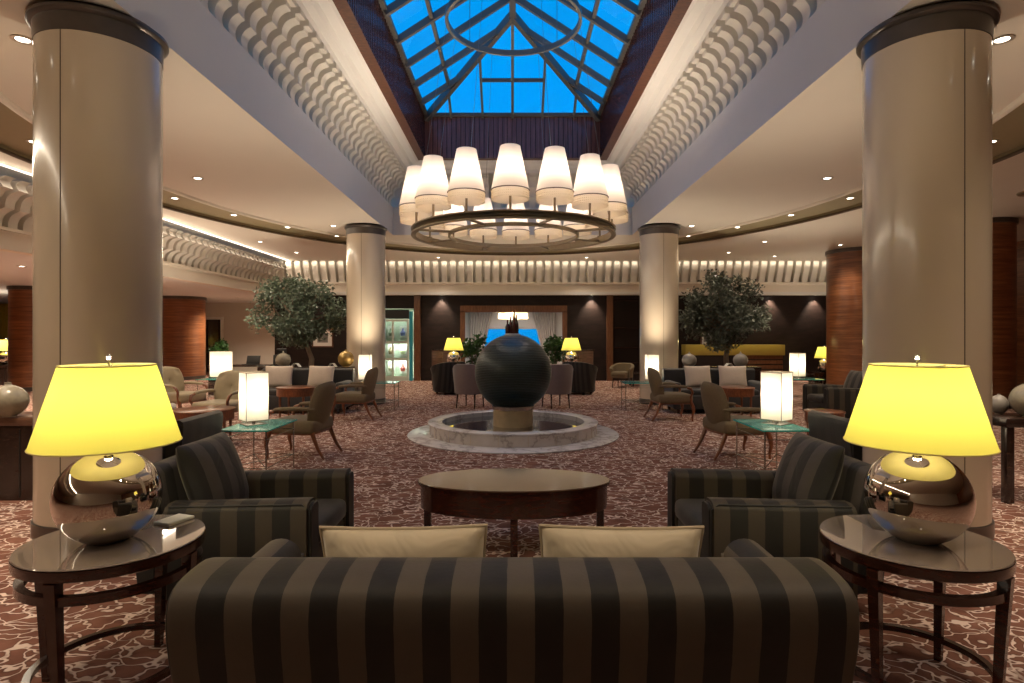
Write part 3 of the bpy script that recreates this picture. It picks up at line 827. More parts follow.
for s in (-1, 1):
    b = new(); pr = []
    for k in range(13):
        a = PI*k/12; pr.append((s*(HW-.055)+.080*math.cos(a), .625+.070*math.sin(a)))
    pr += [(s*(HW-.055)-.07, .15), (s*(HW-.055)+.07, .15)]
    prism(b, pr, -.22, .22, 1)
    es = [e for e in b.edges if all(v.co.y > .21 for v in e.verts)]
    bmesh.ops.bevel(b, geom=es, offset=.03, segments=3, affect='EDGES')
    obj('arm', b, 'sofa_x', sf, angle=50)
    b = new(); box(b, (s*.43, .10, .385), (.86, .60, .13), .045, seg=4); obj('seat_cushion', b, 'sofa_x', sf)
for sx in (-1, 1):
    for sy in (-.32, .40):
        b = new(); lathe(b, [(0, 0), (.02, 0), (.03, .135), (0, .135)], (sx*.86, sy, 0), 16); obj('leg', b, 'mahog', sf)
for x, w, lab in ((-.38, .585, 'cream cushion on the sofa, left of the gap over the coffee table leg'), (.38, .575, 'cream cushion on the sofa, right of the gap over the coffee table leg')):
    t = thing('cushion', lab, 'cushion', (x, 2.095, .648), 0, 'cream cushions on the striped sofa')
    t.rotation_euler = (R(8), R(-.8 if x < 0 else .6), 0)
    obj('cover', pillow_bm(w, .37, .19, 26, .05), 'pillow', t, angle=80)
    b = new(); pp = []
    n = 24
    for i in range(4*n):
        q, f = divmod(i, n); f = 2*f/n-1
        u, v = [(f, -1), (1, f), (-f, 1), (-1, -f)][q]
        pp.append((u*w/2*(1-.05*(1-v*v)*abs(u)), 0, v*.185*(1-.05*(1-u*u)*abs(v))))
    tube(b, pp, .006, 6, True); obj('piping', b, 'piping', t)

# ---- club armchair, faces +Y in its own frame
def make_club(label, loc, rz, group='dark striped velvet club armchairs', cushion=True, ml='chair_y', mx='chair_x'):
    t = thing('armchair', label, 'armchair', loc, rz, group)
    W, D = .44, .43
    b = new(); box(b, (0, .0, .21), (2*W-.08, 2*D-.06, .22), .025); obj('base', b, 'velvetplain', t)
    for s in (-1, 1):
        b = new(); pr = [(s*W-s*.16, .10), (s*W-s*.0, .10), (s*W, .565), (s*W-s*.02, .592), (s*W-s*.06, .605), (s*W-s*.12, .603), (s*W-s*.15, .585), (s*W-s*.16, .555)]
        prism(b, pr, -D+.08, D, 1)
        es = [e for e in b.edges if all(v.co.y > D-.01 for v in e.verts)]
        bmesh.ops.bevel(b, geom=es, offset=.022, segments=3, affect='EDGES')
        for v in b.verts:
            if v.co.z > .4: v.co.z += .018*(v.co.y/D)*.6
        a = obj('arm', b, ml, t, angle=45)
        b = new()
        pts = [(s*W-s*.02, -D+.1, .585), (s*W-s*.015, D-.05, .600), (s*W-s*.015, D-.012, .57), (s*W-s*.015, D-.004, .14)]
        tube(b, pts, .005, 6); obj('piping', b, 'velvetplain', a)
    pr = [(-D-.07, .12), (-D-.10, .45), (-D-.135, .72), (-D-.125, .765), (-D-.085, .785), (-D-.02, .775), (-D+.005, .74), (-D+.06, .45), (-D+.06, .12)]
    b = new(); prism(b, pr, -W+.0, W-.0, 0)
    es = [e for e in b.edges if abs(abs(e.verts[0].co.x)-W) < 1e-4 and abs(abs(e.verts[1].co.x)-W) < 1e-4 and e.verts[0].co.x*e.verts[1].co.x > 0]
    bmesh.ops.bevel(b, geom=es, offset=.03, segments=3, affect='EDGES'); obj('backrest', b, mx, t, angle=50)
    b = new(); box(b, (0, .08, .385), (2*W-.33, .70, .13), .045, seg=4); obj('seat_cushion', b, 'velvetplain', t)
    if cushion:
        pb = pillow_bm(2*W-.30, .50, .20, 14, .02, RX(R(20)), (0, -D+.135, .655))
        subsurf(obj('back_cushion', pb, 'chair_x', t), 1)
    for sx in (-1, 1):
        for sy in (-1, 1):
            b = new(); box(b, (sx*(W-.07), sy*(D-.08), .05), (.05, .05, .10), .006); obj('leg', b, 'mahog', t)
    return t
club = make_club('dark striped velvet armchair left of the coffee table', (-1.50, 3.56, 0), R(-90))
dup(club, (1.475, 3.56, 0), R(90), 'dark striped velvet armchair right of the coffee table')
plainclub = make_club('dark armchair turned away behind the left yellow lamp', (-3.36, 5.49, 0), R(90), 'plain dark velvet armchairs', False, 'velvetplain', 'velvetplain'); plainclub.scale = (.86, .88, .97)
dup(plainclub, (3.42, 5.49, 0), R(-90), 'dark armchair turned away beside the right yellow lamp').scale = (.86, .88, .97)
dup(club, (5.75, 10.4, 0), R(90), 'dark striped armchair in front of the broad striped wood column')

# ---- coffee table
ct = thing('coffee_table', 'oval mahogany coffee table with glass top before the fountain', 'table', (.01, 4.22, 0))
EX, EYY = .685, .34
b = new(); lathe(b, [(0, .464), (EX-.005, .464), (EX, .469), (EX-.004, .474), (0, .474)], n=80, sy=EYY/EX); obj('glass_top', b, 'coffeetop', ct, angle=25)
b = new(); lathe(b, [(EX-.06, .285), (EX-.022, .285), (EX-.018, .446), (EX, .45), (EX, .463), (0, .463)], n=80, sy=EYY/EX); obj('apron', b, 'mahog', ct, angle=40)
for x, y in ((-.62, .03), (.62, .03), (0, -.29), (0, .29)):
    b = new(); box(b, (x, y, .20), (.05, .05, .40), .004); obj('leg', b, 'mahog', ct)

# ---- fountain
fo = thing('fountain', 'round white marble basin with a dark ribbed stone ball', 'fountain', (.01, CY, 0))
b = new(); lathe(b, [(0, 0.001), (1.595, .001), (1.60, .012), (1.585, .022), (0, .022)], n=128); obj('floor_slab', b, 'marble', fo, angle=50)
b = new(); lathe(b, [(1.08, .022), (1.265, .022), (1.265, .165), (1.29, .172), (1.292, .195), (1.285, .20), (1.09, .20), (1.08, .195), (1.08, .022)], n=128); obj('basin_wall', b, 'marble', fo, angle=40)
b = new()
for k in range(20):
    a = 2*PI*k/20+R(9); box(b, (1.2655*math.cos(a), 1.2655*math.sin(a), .095), (.004, .004, .14), 0, RZ(a))
obj('marble_joint', b, 'piping', fo, smooth=False)
b = new(); lathe(b, [(0, .125), (1.08, .125)], n=96); obj('water', b, 'water', fo)
b = new(); lathe(b, [(.305, .02), (.305, .37), (.31, .375), (.31, .43), (.0, .43)], n=64); obj('pedestal', b, 'travertine', fo, angle=40)
b = new(); lathe(b, [(.306, .375), (.322, .378), (.322, .43), (.30, .432)], n=64); obj('collar', b, 'steel', fo, angle=40)
b = new(); pr = []; RB, NL = .587, 44
for i in range(NL):
    z0 = -.50+(RB*2-.50-.587+.0)*0; 
    a, c = -.498+(RB+.498)*i/NL, -.498+(RB+.498)*(i+1)/NL
    f = lambda z: math.sqrt(max(0, RB*RB-z*z))
    ins = .007 if f((a+c)/2) > .12 else .003
    pr += [(max(0, f(a)-ins), a), (f(a+.2*(c-a)), a+.14*(c-a)), (f(a+.85*(c-a)), a+.86*(c-a)), (max(0, f(c)-ins), c-.001)]
pr = [(0, -.499)]+pr+[(0, RB)]
lathe(b, pr, (0, 0, .935), 96); obj('stone_ball', b, 'slate', fo, angle=35)

# ---- glass side tables with wire legs
def make_glass_table(label, loc, w, d, h=.55, rz=0, group='glass side tables on thin steel legs'):
    t = thing('glass_table', label, 'table', loc, rz, group)
    b = new(); box(b, (0, 0, h-.007), (w-.008, d-.008, .014)); obj('glass_top', b, 'greenglass', t, smooth=False)
    b = new()
    for s in (-1, 1):
        box(b, (s*(w/2-.002), 0, h-.007), (.004, d, .0145)); box(b, (0, s*(d/2-.002), h-.007), (w-.008, .004, .0145))
    obj('glass_edge', b, 'glassedge', t, smooth=False, label='bright aqua polished glass edge')
    x, y = w/2-.03, d/2-.03
    for sx in (-1, 1):
        for sy in (-1, 1):
            b = new(); tube(b, [(sx*x, sy*y, 0), (sx*x, sy*y, h-.014)], .009, 8); obj('leg', b, 'steel', t)
    b = new()
    for z in (.16, h-.10):
        tube(b, [(-x, -y, z), (x, -y, z), (x, y, z), (-x, y, z)], .005, 6, True)
    tube(b, [(-x, -y, .16), (x, y, .16)], .005, 6); tube(b, [(x, -y, .16), (-x, y, .16)], .005, 6)
    obj('brace', b, 'steel', t)
    return t
gt = make_glass_table('aqua glass side table with steel legs near the dark armchair left of the coffee table', (-2.70, 6.30, 0), .51, .80)
dup(gt, (2.76, 6.30, 0), 0, 'aqua glass side table with steel legs near the dark armchair right of the coffee table')
dup(gt, (-2.74, 12.05, 0), R(90), 'glass side table before the far column left of the fountain')
dup(gt, (2.64, 12.05, 0), R(90), 'glass side table before the far column right of the fountain')
dup(gt, (6.35, 13.0, 0), R(90), 'glass side table left of the small yellow lamp and striped wood column')
dup(gt, (-6.45, 13.0, 0), R(90), 'glass side table under the round shaded lamp near the office corner')
def make_rect_lamp(label, loc, rz, s=.225, h=.49, rnd=False, e=3.6):
    t = thing('table_lamp', label, 'lamp', loc, rz, 'white pleated block lamps')
    b = new()
    if rnd: lathe(b, [(0, 0), (.11, 0), (.11, .016), (0, .02)], n=32)
    else: box(b, (0, 0, .009), (.22, .22, .018), .003)
    tube(b, [(0, 0, .018), (0, 0, .14)], .018, 10); obj('base', b, 'steel', t)
    b = new()
    if rnd: lathe(b, [(s*.98, .05), (s, .05+h)], n=48)
    else:
        n = 22; q = s/2; ring = []
        cor = [(-q, -q), (q, -q), (q, q), (-q, q)]
        for k in range(4):
            p0, p1 = Vector(cor[k]), Vector(cor[(k+1) % 4]); nn = Vector((p1.y-p0.y, p0.x-p1.x)).normalized()
            for i in range(n): ring.append(p0.lerp(p1, i/n)+nn*(.0028*(i % 2) if i else 0))
        A = [b.verts.new((v.x, v.y, .055)) for v in ring]; B = [b.verts.new((v.x, v.y, .055+h)) for v in ring]
        for i in range(len(ring)): b.faces.new((A[i], A[(i+1) % len(ring)], B[(i+1) % len(ring)], B[i]))
    sh = obj('lamp_shade', b, 'rectshade', t, angle=50)
    if not rnd:
        q = s/2+.001
        for sx in (-1, 1):
            for sy in (-1, 1):
                b = new(); tube(b, [(sx*q, sy*q, .058), (sx*q, sy*q, .047+h)], .0035, 6); obj('shade_post', b, 'shaderim', sh)
    for z, r in ((.055, s*.98), (.05+h, s)):
        b = new(); q = s/2+.002
        if rnd: tube(b, [(r*math.cos(2*PI*i/40), r*math.sin(2*PI*i/40), z) for i in range(40)], .004, 6, True)
        else: tube(b, [(-q, -q, z), (q, -q, z), (q, q, z), (-q, q, z)], .005, 6, True)
        obj('shade_rim', b, 'rectshade' if rnd else 'bronze', sh)
    bulb('bulb', e, (1.0, .85, .66), t, (0, 0, .05+h*.55), .05)
    fill_uplight(t, (0, 0, .06+h), 60)  # added ceiling fill, separate from the lamp's own bulb
    return t
rl = make_rect_lamp('white block lamp on the aqua glass table nearest the left armchair', (-2.75, 6.27, .55), R(43), .228, .51)
dup(rl, (2.82, 6.30, .55), R(37), 'white block lamp on the aqua glass table nearest the right armchair')
dup(rl, (-3.02, 12.1, .55), R(2), 'white block lamp standing before the far column left of the fountain')
dup(rl, (2.86, 12.1, .55), R(2), 'white block lamp standing before the far column right of the fountain')
dup(rl, (6.28, 13.0, .55), R(25), 'white block lamp left of the small yellow lamp by the striped wood column')
make_rect_lamp('white cylindrical lamp near the office corner', (-6.42, 13.0, .55), 0, .225, .54, True)

# ---- open armchair, faces +Y in its own frame
def make_open_chair(label, loc, rz, fab='olivefab', buttons=False, group='olive open armchairs with cherry wood legs'):
    t = thing('open_armchair', label, 'armchair', loc, rz, group)
    b = new(); box(b, (0, .02, .385), (.60, .62, .17), .06, seg=4); subsurf(obj('seat', b, fab, t), 1)
    b = new(); n = 14; G = {}
    for s in (1, -1):
        for i in range(n+1):
            for j in range(n+1):
                u, v = 2*i/n-1, 2*j/n-1
                # square to rounded outline
                x = u*math.sqrt(1-.42*v*v); z = v*math.sqrt(1-.42*u*u)
                k = max(0, (1-u**4)*(1-v**4))**.5
                if s == -1 and (i in (0, n) or j in (0, n)): G[s, i, j] = G[1, i, j]; continue
                bul = 1
                if buttons and s == 1: bul = 1-.75*max(0, math.cos(u*PI*1.5)*math.cos(v*PI*1.5))**4
                G[s, i, j] = b.verts.new((x*.295, s*.055*k*bul+.07*u*u, z*.32))
    for s in (1, -1):
        for i in range(n):
            for j in range(n): b.faces.new([G[s, p, q] for p, q in ((i, j), (i+1, j), (i+1, j+1), (i, j+1))])
    m = Matrix.Translation((0, -.30, .635)) @ RX(R(14)); xf(b.verts, m)
    bk = subsurf(obj('backrest', b, fab, t), 1)
    if buttons:
        for u in (-.12, .0, .12):
            for v in (-.12, .05, .19):
                b = new(); bmesh.ops.create_icosphere(b, subdivisions=1, radius=.012, matrix=m @ Matrix.Translation((u, .035, v))); obj('button', b, 'button', bk)
    b = new(); box(b, (0, .0, .315), (.54, .54, .05), .01); obj('seat_rail', b, 'chairwood', t)
    for s in (-1, 1):
        b = new(); tube(b, [(s*.235, -.30, .60), (s*.285, -.18, .615), (s*.31, .0, .615), (s*.315, .16, .605), (s*.31, .215, .60)], [.026, .034, .036, .034, .022], 12, flat=.8); subsurf(obj('armrest', b, fab, t), 1)
        b = new(); tube(b, [(s*.31, .20, .585), (s*.318, .265, .565), (s*.312, .30, .50), (s*.29, .27, .42), (s*.275, .275, .34), (s*.275, .32, .24), (s*.278, .33, .16), (s*.28, .305, .06), (s*.28, .31, .0)], [.02, .024, .022, .020, .030, .034, .026, .017, .015], 10)
        obj('leg', b, 'chairwood', t)
        b = new(); tube(b, [(s*.24, -.23, .37), (s*.245, -.27, .26), (s*.25, -.33, .12), (s*.255, -.41, .0)], [.030, .028, .021, .015], 10); obj('leg', b, 'chairwood', t)
    return t
oc = make_open_chair('olive open armchair beside the aqua glass table left of the coffee table', (-2.64, 7.42, 0), R(82))
dup(oc, (-2.84, 10.68, 0), R(86), 'olive open armchair before the block lamp left of the fountain')
dup(oc, (2.83, 10.60, 0), R(-86), 'olive open armchair before the block lamp right of the fountain')
dup(oc, (2.77, 7.38, 0), R(-80), 'olive open armchair beside the aqua glass table right of the coffee table')
tc = make_open_chair('khaki button tufted armchair facing the sofa, behind the small wooden table', (-4.62, 9.35, 0), R(172), 'tufted', True, 'khaki tufted armchairs')
dup(tc, (-6.05, 10.75, 0), R(-110), 'khaki button tufted armchair turned sideways near the cylindrical lamp')

# ---- tub chairs
def make_tub(label, loc, rz, m, r=.37, hb=.90, ha=.62, legs=True, skirt=False, group=None):
    t = thing('tub_chair', label, 'armchair', loc, rz, group)
    b = new(); n = 36; A = []
    for i in range(n+1):
        a = R(-90)+R(235)*(i/n-.5); f = abs(i/n-.5)*2
        top = hb-(hb-ha)*(max(0, f-.25)/.75)**1.4
        ca, sa = math.cos(a), math.sin(a); th = .085
        fl = 1.08
        z0 = .06 if skirt else .30
        row = []
        for rr, z in ((r*(.86 if skirt else .95), z0), (r*1.0, .5), (r*fl, top-.04), (r*fl-.01, top-.01), (r*fl-th/2, top), (r*fl-th, top-.02), (r-th, .5), (r*.86-th, z0)):
            row.append(b.verts.new((rr*ca, rr*sa, z)))
        A.append(row)
    k = len(A[0])
    for P, Q in zip(A, A[1:]):
        for i in range(k): b.faces.new((P[i], P[(i+1) % k], Q[(i+1) % k], Q[i]))
    b.faces.new(A[0]); b.faces.new(A[-1][::-1]); obj('shell', b, m, t, angle=50)
    b = new(); box(b, (0, .05, .40), (1.35*r, 1.5*r, .14), .05, seg=4); subsurf(obj('seat', b, m, t), 1)
    b = new(); box(b, (0, .04, .20 if skirt else .315), (1.3*r, 1.4*r, .28 if skirt else .06), .02); obj('base', b, m, t)
    if legs:
        for s in (-1, 1):
            for y0, y1 in ((.62*r, .70*r), (-.60*r, -.72*r)):
                b = new(); tube(b, [(s*.56*r, y0, .32), (s*.60*r, y1, 0)], [.020, .012], 8); obj('leg', b, 'mahog', t)
    else:
        for s in (-1, 1):
            for y in (-.5*r, .5*r):
                b = new(); box(b, (s*.5*r, y, .035), (.05, .05, .07)); obj('leg', b, 'mahog', t)
    return t
m1 = make_tub('mauve tub chair peeking out left of the stone ball', (-.88, 12.3, 0), R(-20), 'mauve', .34, .92, .62, group='mauve tub chairs beyond the fountain')
dup(m1, (.90, 12.3, 0), R(20), 'mauve tub chair peeking out right of the stone ball')
k1 = make_tub('black striped tub chair under the yellow lamp left of the opening', (-1.66, 15.2, 0), R(35), 'blackstripe', .42, .84, .68, False, True, 'black tub chairs before the far wall')
dup(k1, (1.74, 15.2, 0), R(-35), 'black striped tub chair under the yellow lamp right of the opening')
make_tub('pale grey tub chair half hidden by the large left column', (-5.35, 8.75, 0), R(-60), 'stonefab', .36, .88, .6)

# ---- dark sofas facing the sofa, with pale cushions
def make_dark_sofa(label, loc):
    t = thing('sofa', label, 'sofa', loc, PI, 'charcoal sofas at the sides of the fountain')
    b = new(); box(b, (0, 0, .22), (1.80, .80, .26), .03); obj('base', b, 'sofadark', t)
    b = new(); prism(b, [(-.42, .12), (-.46, .80), (-.42, .83), (-.32, .83), (-.28, .80), (-.22, .12)], -.92, .92, 0); obj('backrest', b, 'sofadark', t, angle=30)
    for s in (-1, 1):
        b = new(); box(b, (s*.84, .02, .35), (.16, .82, .50), .05, seg=3); obj('arm', b, 'sofadark', t)
        b = new(); box(b, (s*.385, .05, .39), (.75, .62, .14), .045, seg=3); obj('seat_cushion', b, 'sofadark', t)
        for y in (-.33, .33):
            b = new(); box(b, (s*.8, y, .05), (.05, .05, .10)); obj('leg', b, 'mahog', t)
    return t
ds = make_dark_sofa('charcoal sofa with two pale cushions left of the fountain', (-4.15, 11.65, 0))
dup(ds, (3.98, 11.65, 0), PI, 'charcoal sofa with two pale cushions right of the fountain')
def sq_pillow(label, x, y, rz):
    t = thing('cushion', label, 'cushion', (x, y-.03, .69), 0, 'pale square cushions on the charcoal sofas'); t.rotation_euler = (R(-15), 0, R(rz))
    subsurf(obj('cover', pillow_bm(.58, .46, .15, 12, .06), 'palepillow', t), 1)
    b = new(); box(b, (0, 0, -.222), (.44, .012, .006)); obj('zip', b, 'piping', t, smooth=False)
sq_pillow('pale square cushion nearest the left end of the charcoal sofa under the left tree', -4.64, 11.74, 5)
sq_pillow('pale square cushion beside the olive chair on the left charcoal sofa', -3.80, 11.74, -7)
sq_pillow('pale square cushion beside the olive chair on the right charcoal sofa', 3.68, 11.74, 5)
sq_pillow('pale square cushion at the outer end of the right charcoal sofa', 4.37, 11.74, -7)

# ---- small wooden tables
def make_wood_table(label, loc, r=.33, h=.60, group='round cherry wood tables'):
    t = thing('wood_table', label, 'table', loc, 0, group)
    b = new(); lathe(b, [(0, h-.024), (r-.004, h-.024), (r, h-.018), (r, h-.004), (r-.004, h), (0, h)], n=48); obj('table_top', b, 'chairwood', t, angle=50)
    b = new(); lathe(b, [(r-.04, h-.15), (r-.012, h-.15), (r-.012, h-.025), (r-.04, h-.025)], n=48); obj('apron', b, 'chairwood', t, angle=40)
    for k in range(4):
        a = PI/4+k*PI/2; b = new(); tube(b, [((r-.045)*math.cos(a), (r-.045)*math.sin(a), h-.03), ((r-.045)*math.cos(a), (r-.045)*math.sin(a), 0)], [.024, .016], 8); obj('leg', b, 'chairwood', t)
    return t
wt = make_wood_table('round cherry wood table before the left charcoal sofa', (-3.80, 10.35, 0))
dup(wt, (3.90, 10.35, 0), 0, 'round cherry wood table before the right charcoal sofa')
wt2 = make_wood_table('low cherry wood table in front of the tufted armchair', (-4.22, 8.05, 0), .40, .50)
dup(make_wood_table('small cherry wood drum table behind the dark armchair by the right yellow lamp', (4.15, 7.85, 0), .25, .50), (6.0, 11.6, 0), 0, 'small cherry wood drum table near the striped armchair and far block lamp')

# ---- consoles and vases
def make_console(label, loc, w, d, h, m='console', solid=False, grp=None):
    t = thing('console_table', label, 'console', loc, 0, grp)
    b = new(); box(b, (0, 0, h-.04), (w, d, .08), .006); obj('table_top', b, m, t)
    if solid:
        b = new(); box(b, (0, 0, (h-.08)/2), (w-.04, d-.04, h-.08)); obj('cabinet', b, 'darkwood', t, smooth=False)
        for i in range(1, 4):
            b = new(); box(b, (-w/2+w*i/4, -d/2+.019, (h-.08)/2), (.012, .006, h-.14)); obj('door_gap', b, 'black', t, smooth=False)
    else:
        for sx in (-1, 1):
            for sy in (-1, 1):
                b = new(); box(b, (sx*(w/2-.045), sy*(d/2-.045), (h-.08)/2), (.07, .07, h-.08), .006); obj('leg', b, m, t)
    return t
make_console('long wooden console behind the large left column carrying a round vase', (-4.85, 5.55, 0), 1.5, .42, .76, 'console', True)
make_console('dark wooden console table behind the large right column carrying vases', (5.10, 5.45, 0), 1.42, .42, .76, 'darkwood')
make_console('dark console behind the left charcoal sofa', (-4.35, 12.47, 0), 1.95, .34, .84, 'darkwood', True)
make_console('dark console behind the right charcoal sofa', (4.42, 12.47, 0), 1.55, .34, .84, 'darkwood', True)
def vase(label, loc, r, m, sq=.95, grp='round vases', neck=True):
    t = thing('vase', label, 'vase', loc, 0, grp)
    n = 24; pr = [(0, 0), (r*.42, 0)]
    for i in range(n+1):
        a = -PI/2+.42+(PI-.62)*i/n; pr.append((r*math.cos(a), r*sq*(1+math.sin(a))-.03*r))
    top = pr[-1][1]
    b = new(); lathe(b, pr+[(r*.16, top+.01)], n=48); obj('body', b, m, t)
    b = new(); lathe(b, [(r*.19, top), (r*.15, top+r*.08), (r*.17, top+r*.16), (r*.12, top+r*.17), (r*.10, top-.01)] if neck else [(r*.2, top), (r*.14, top+r*.1), (r*.03, top+r*.3), (0, top+r*.32)], n=24); obj('neck' if neck else 'finial', b, m, t)
    return t
vase('large crackled round vase on the long wooden console at the left', (-4.60, 5.38, .76), .155, 'ceramic')
vase('large crackled round vase on the dark console at the right', (4.72, 5.36, .76), .165, 'ceramic')
vase('smaller pale vase behind the large vase on the dark console', (4.60, 5.58, .76), .075, 'greyceramic', 1.2)
vase('crackled lidded vase on the console under the left tree', (-4.83, 12.43, .84), .155, 'ceramic', .95, 'round vases', False)
vase('gold round vase between the left tree and the far left column', (-3.50, 12.40, .84), .165, 'goldceramic', 1.05)
vase('grey lidded vase beside the far right column', (3.72, 12.42, .84), .15, 'greyceramic', .95, 'round vases', False)
vase('grey lidded vase under the right tree trunk', (4.80, 12.42, .84), .15, 'greyceramic', .95, 'round vases', False)
for x, y, lab in ((-4.55, 12.40, 'folded pale leaflet beside the crackled lidded vase'), (4.55, 12.40, 'folded pale leaflet beside the grey vase under the right tree'), (-3.78, 12.38, 'pale leaflet beside the gold vase')):
    b = new(); prism(b, [(-.09, 0), (-.03, .075), (.03, .075), (.09, 0), (.075, 0), (.028, .063), (-.028, .063), (-.075, 0)], -.07, .07, 1); o = obj('leaflet', b, 'book', smooth=False); o.location = (x, y, .841); tag(o, lab, 'leaflet')

# ---- trees
def foliage(bm, clumps, n, ln, wd, seed):
    rnd = random.Random(seed); tot = sum(c[3]**2 for c in clumps)
    for cx, cy, cz, cr in clumps:
        for _ in range(int(n*cr*cr/tot)):
            while True:
                p = Vector((rnd.uniform(-1, 1), rnd.uniform(-1, 1), rnd.uniform(-1, 1)))
                if .25 < p.length < 1: break
            p = Vector((cx, cy, cz))+p*cr*(.55+.45*rnd.random())
            d = Vector((rnd.gauss(0, 1), rnd.gauss(0, 1), rnd.gauss(-.2, .8))).normalized()
            s = d.cross(Vector((rnd.gauss(0, 1), rnd.gauss(0, 1), rnd.gauss(0, 1)))).normalized(); u = s.cross(d)
            l = ln*rnd.uniform(.7, 1.3); w = wd*rnd.uniform(.7, 1.2)
            a = [bm.verts.new(q) for q in (p, p+d*l*.45+s*w+u*w*.3, p+d*l, p+d*l*.45-s*w+u*w*.3)]
            bm.faces.new((a[0], a[1], a[2])); bm.faces.new((a[0], a[2], a[3]))
def make_tree(label, loc, leaf, seed, clumps, trunk, n=8500):
    t = thing('indoor_tree', label, 'tree', loc)
    b = new(); box(b, (0, 0, .33), (.62, .62, .66), .02); obj('planter', b, 'pot', t)
    b = new(); lathe(b, [(0, .665), (.28, .665)], n=24); obj('soil', b, 'bark', t)
    b = new(); tube(b, trunk, [.07-.035*i/(len(trunk)-1) for i in range(len(trunk))], 10); obj('trunk', b, 'bark', t)
    b = new(); top = Vector(trunk[-1]); rnd = random.Random(seed+5)
    for c in clumps:
        q = Vector(c[:3]); k = trunk[-1-rnd.randint(0, 1)]; k = Vector(k)
        mid = k.lerp(q, .5)+Vector((rnd.uniform(-.08, .08), rnd.uniform(-.08, .08), -.06))
        tube(b, [k, mid, q], [.032, .022, .010], 7)
    obj('branches', b, 'bark', t)
    b = new(); foliage(b, clumps, n, .095, .026, seed); obj('foliage', b, leaf, t, smooth=False)
    return t
def clumps(seed, rx, ry, z0, z1, n, cx=0):
    rnd = random.Random(seed); out = []
    for i in range(n):
        while True:
            p = Vector((rnd.uniform(-1, 1), rnd.uniform(-1, 1), rnd.uniform(-1, 1)))
            if p.length < 1: break
        out.append((cx+p.x*rx*.8, p.y*ry*.8, (z0+z1)/2+p.z*(z1-z0)/2*.82, rnd.uniform(.26, .40)))
    return out
make_tree('indoor tree with silvery green round crown left of the fountain', (-4.75, 13.9, 0), 'leafL', 3, clumps(11, 1.18, .85, 1.02, 2.98, 36, -.27), [(0, 0, .66), (.02, 0, .95), (-.08, .02, 1.2), (-.22, 0, 1.5), (-.25, 0, 1.8)])
make_tree('indoor tree with darker grey green crown right of the fountain', (5.05, 13.9, 0), 'leafR', 4, clumps(25, 1.12, .85, 1.08, 3.08, 36, -.02), [(0, 0, .66), (-.02, 0, 1.0), (.03, .02, 1.3), (0, 0, 1.6), (-.05, 0, 1.9)])
def plant(label, loc, h, r, seed, pot='palepot', n=420):
    t = thing('potted_plant', label, 'plant', loc, 0, None)
    b = new(); lathe(b, [(0, 0), (.15, 0), (.19, .34), (.17, .34), (.165, .30), (0, .30)], n=24); obj('pot', b, pot, t)
    rnd = random.Random(seed); b = new(); tips = []
    for k in range(7):
        a = rnd.uniform(0, 2*PI); q = (r*.6*math.cos(a), r*.6*math.sin(a), h*rnd.uniform(.6, .92))
        tube(b, [(0, 0, .30), (q[0]*.4, q[1]*.4, .3+(q[2]-.3)*.6), q], [.012, .009, .005], 6); tips.append((*q, r*.55))
    tips += [(0, 0, h*.75, r*.7), (0, 0, h*.5, r*.5)]
    obj('stems', b, 'bark', t)
    b = new(); foliage(b, tips, n, .15, .045, seed); obj('foliage', b, 'leafG', t, smooth=False)
    return t
plant('leafy green plant between the left yellow far lamp and the stone ball', (-1.12, 17.2, 0), 1.55, .36, 2)
plant('leafy green plant between the stone ball and the right yellow far lamp', (1.22, 17.2, 0), 1.50, .34, 5)
plant('bright green plant beside the wood clad column near the office door', (-11.05, 22.2, 0), 1.3, .30, 8)

# ---- far lamps on tables with wooden cabinets
for s, nm in ((-1, 'left'), (1, 'right')):
    t = make_console('dark lamp table behind the black tub chair %s of the opening' % nm, (s*1.62, 16.25, 0), .60, .42, .68, 'darkwood', True)
    dup(lampL, (s*1.62, 16.25, .68), R(30*s), 'far yellow lamp with mirror ball on the dark table %s of the opening' % nm)
    c = thing('cabinet', 'low brown wooden cabinet against the dark wall %s of the opening' % nm, 'cabinet', (s*2.02, 17.35, 0), 0, 'brown cabinets flanking the opening')
    b = new(); box(b, (0, 0, .55), (.66, .40, 1.02), .008); obj('body', b, 'console', c)
    b = new(); box(b, (0, 0, 1.075), (.70, .44, .03), .006); obj('top', b, 'darkwood', c)
    for q in (-1, 1):
        b = new(); box(b, (q*.16, -.208, .55), (.30, .016, .94), .004); dr = obj('door', b, 'console', c)
        b = new(); bmesh.ops.create_uvsphere(b, u_segments=10, v_segments=6, radius=.014, matrix=Matrix.Translation((q*.03, -.222, .6))); obj('knob', b, 'steel', dr)
    b = new(); box(b, (0, 0, .02), (.6, .36, .04)); obj('plinth', b, 'black', c, smooth=False)
# small lamps at the edges
t = make_console('dark lamp table behind the broad striped wood column', (9.35, 17.9, 0), .6, .42, .40, 'darkwood', True)
dup(lampL, (9.46, 17.9, .40), 0, 'small yellow lamp at the edge of the broad striped wood column')
t = make_console('dark lamp table before the cyan window', (-15.5, 18.0, 0), .8, .5, .62, 'darkwood', True)
dup(lampL, (-15.45, 18.0, .62), 0, 'far yellow lamp in front of the cyan window')

# ---- sculpture behind the ball
sc = thing('sculpture', 'cluster of dark red bottle shapes on a white plinth behind the stone ball', 'sculpture', (0, 15.4, 0))
b = new(); box(b, (0, 0, .775), (.40, .40, 1.55), .01); obj('plinth', b, 'plinth', sc)
for x, y, h in ((-.13, 0, .36), (-.05, .06, .44), (.04, -.03, .62), (.10, .03, .50)):
    b = new(); lathe(b, [(0, 0), (.055, 0), (.062, .12), (.058, h*.5), (.025, h*.72), (.02, h*.95), (.026, h), (0, h)], (x, y, 1.55), 20); obj('bottle', b, 'redglaze', sc)

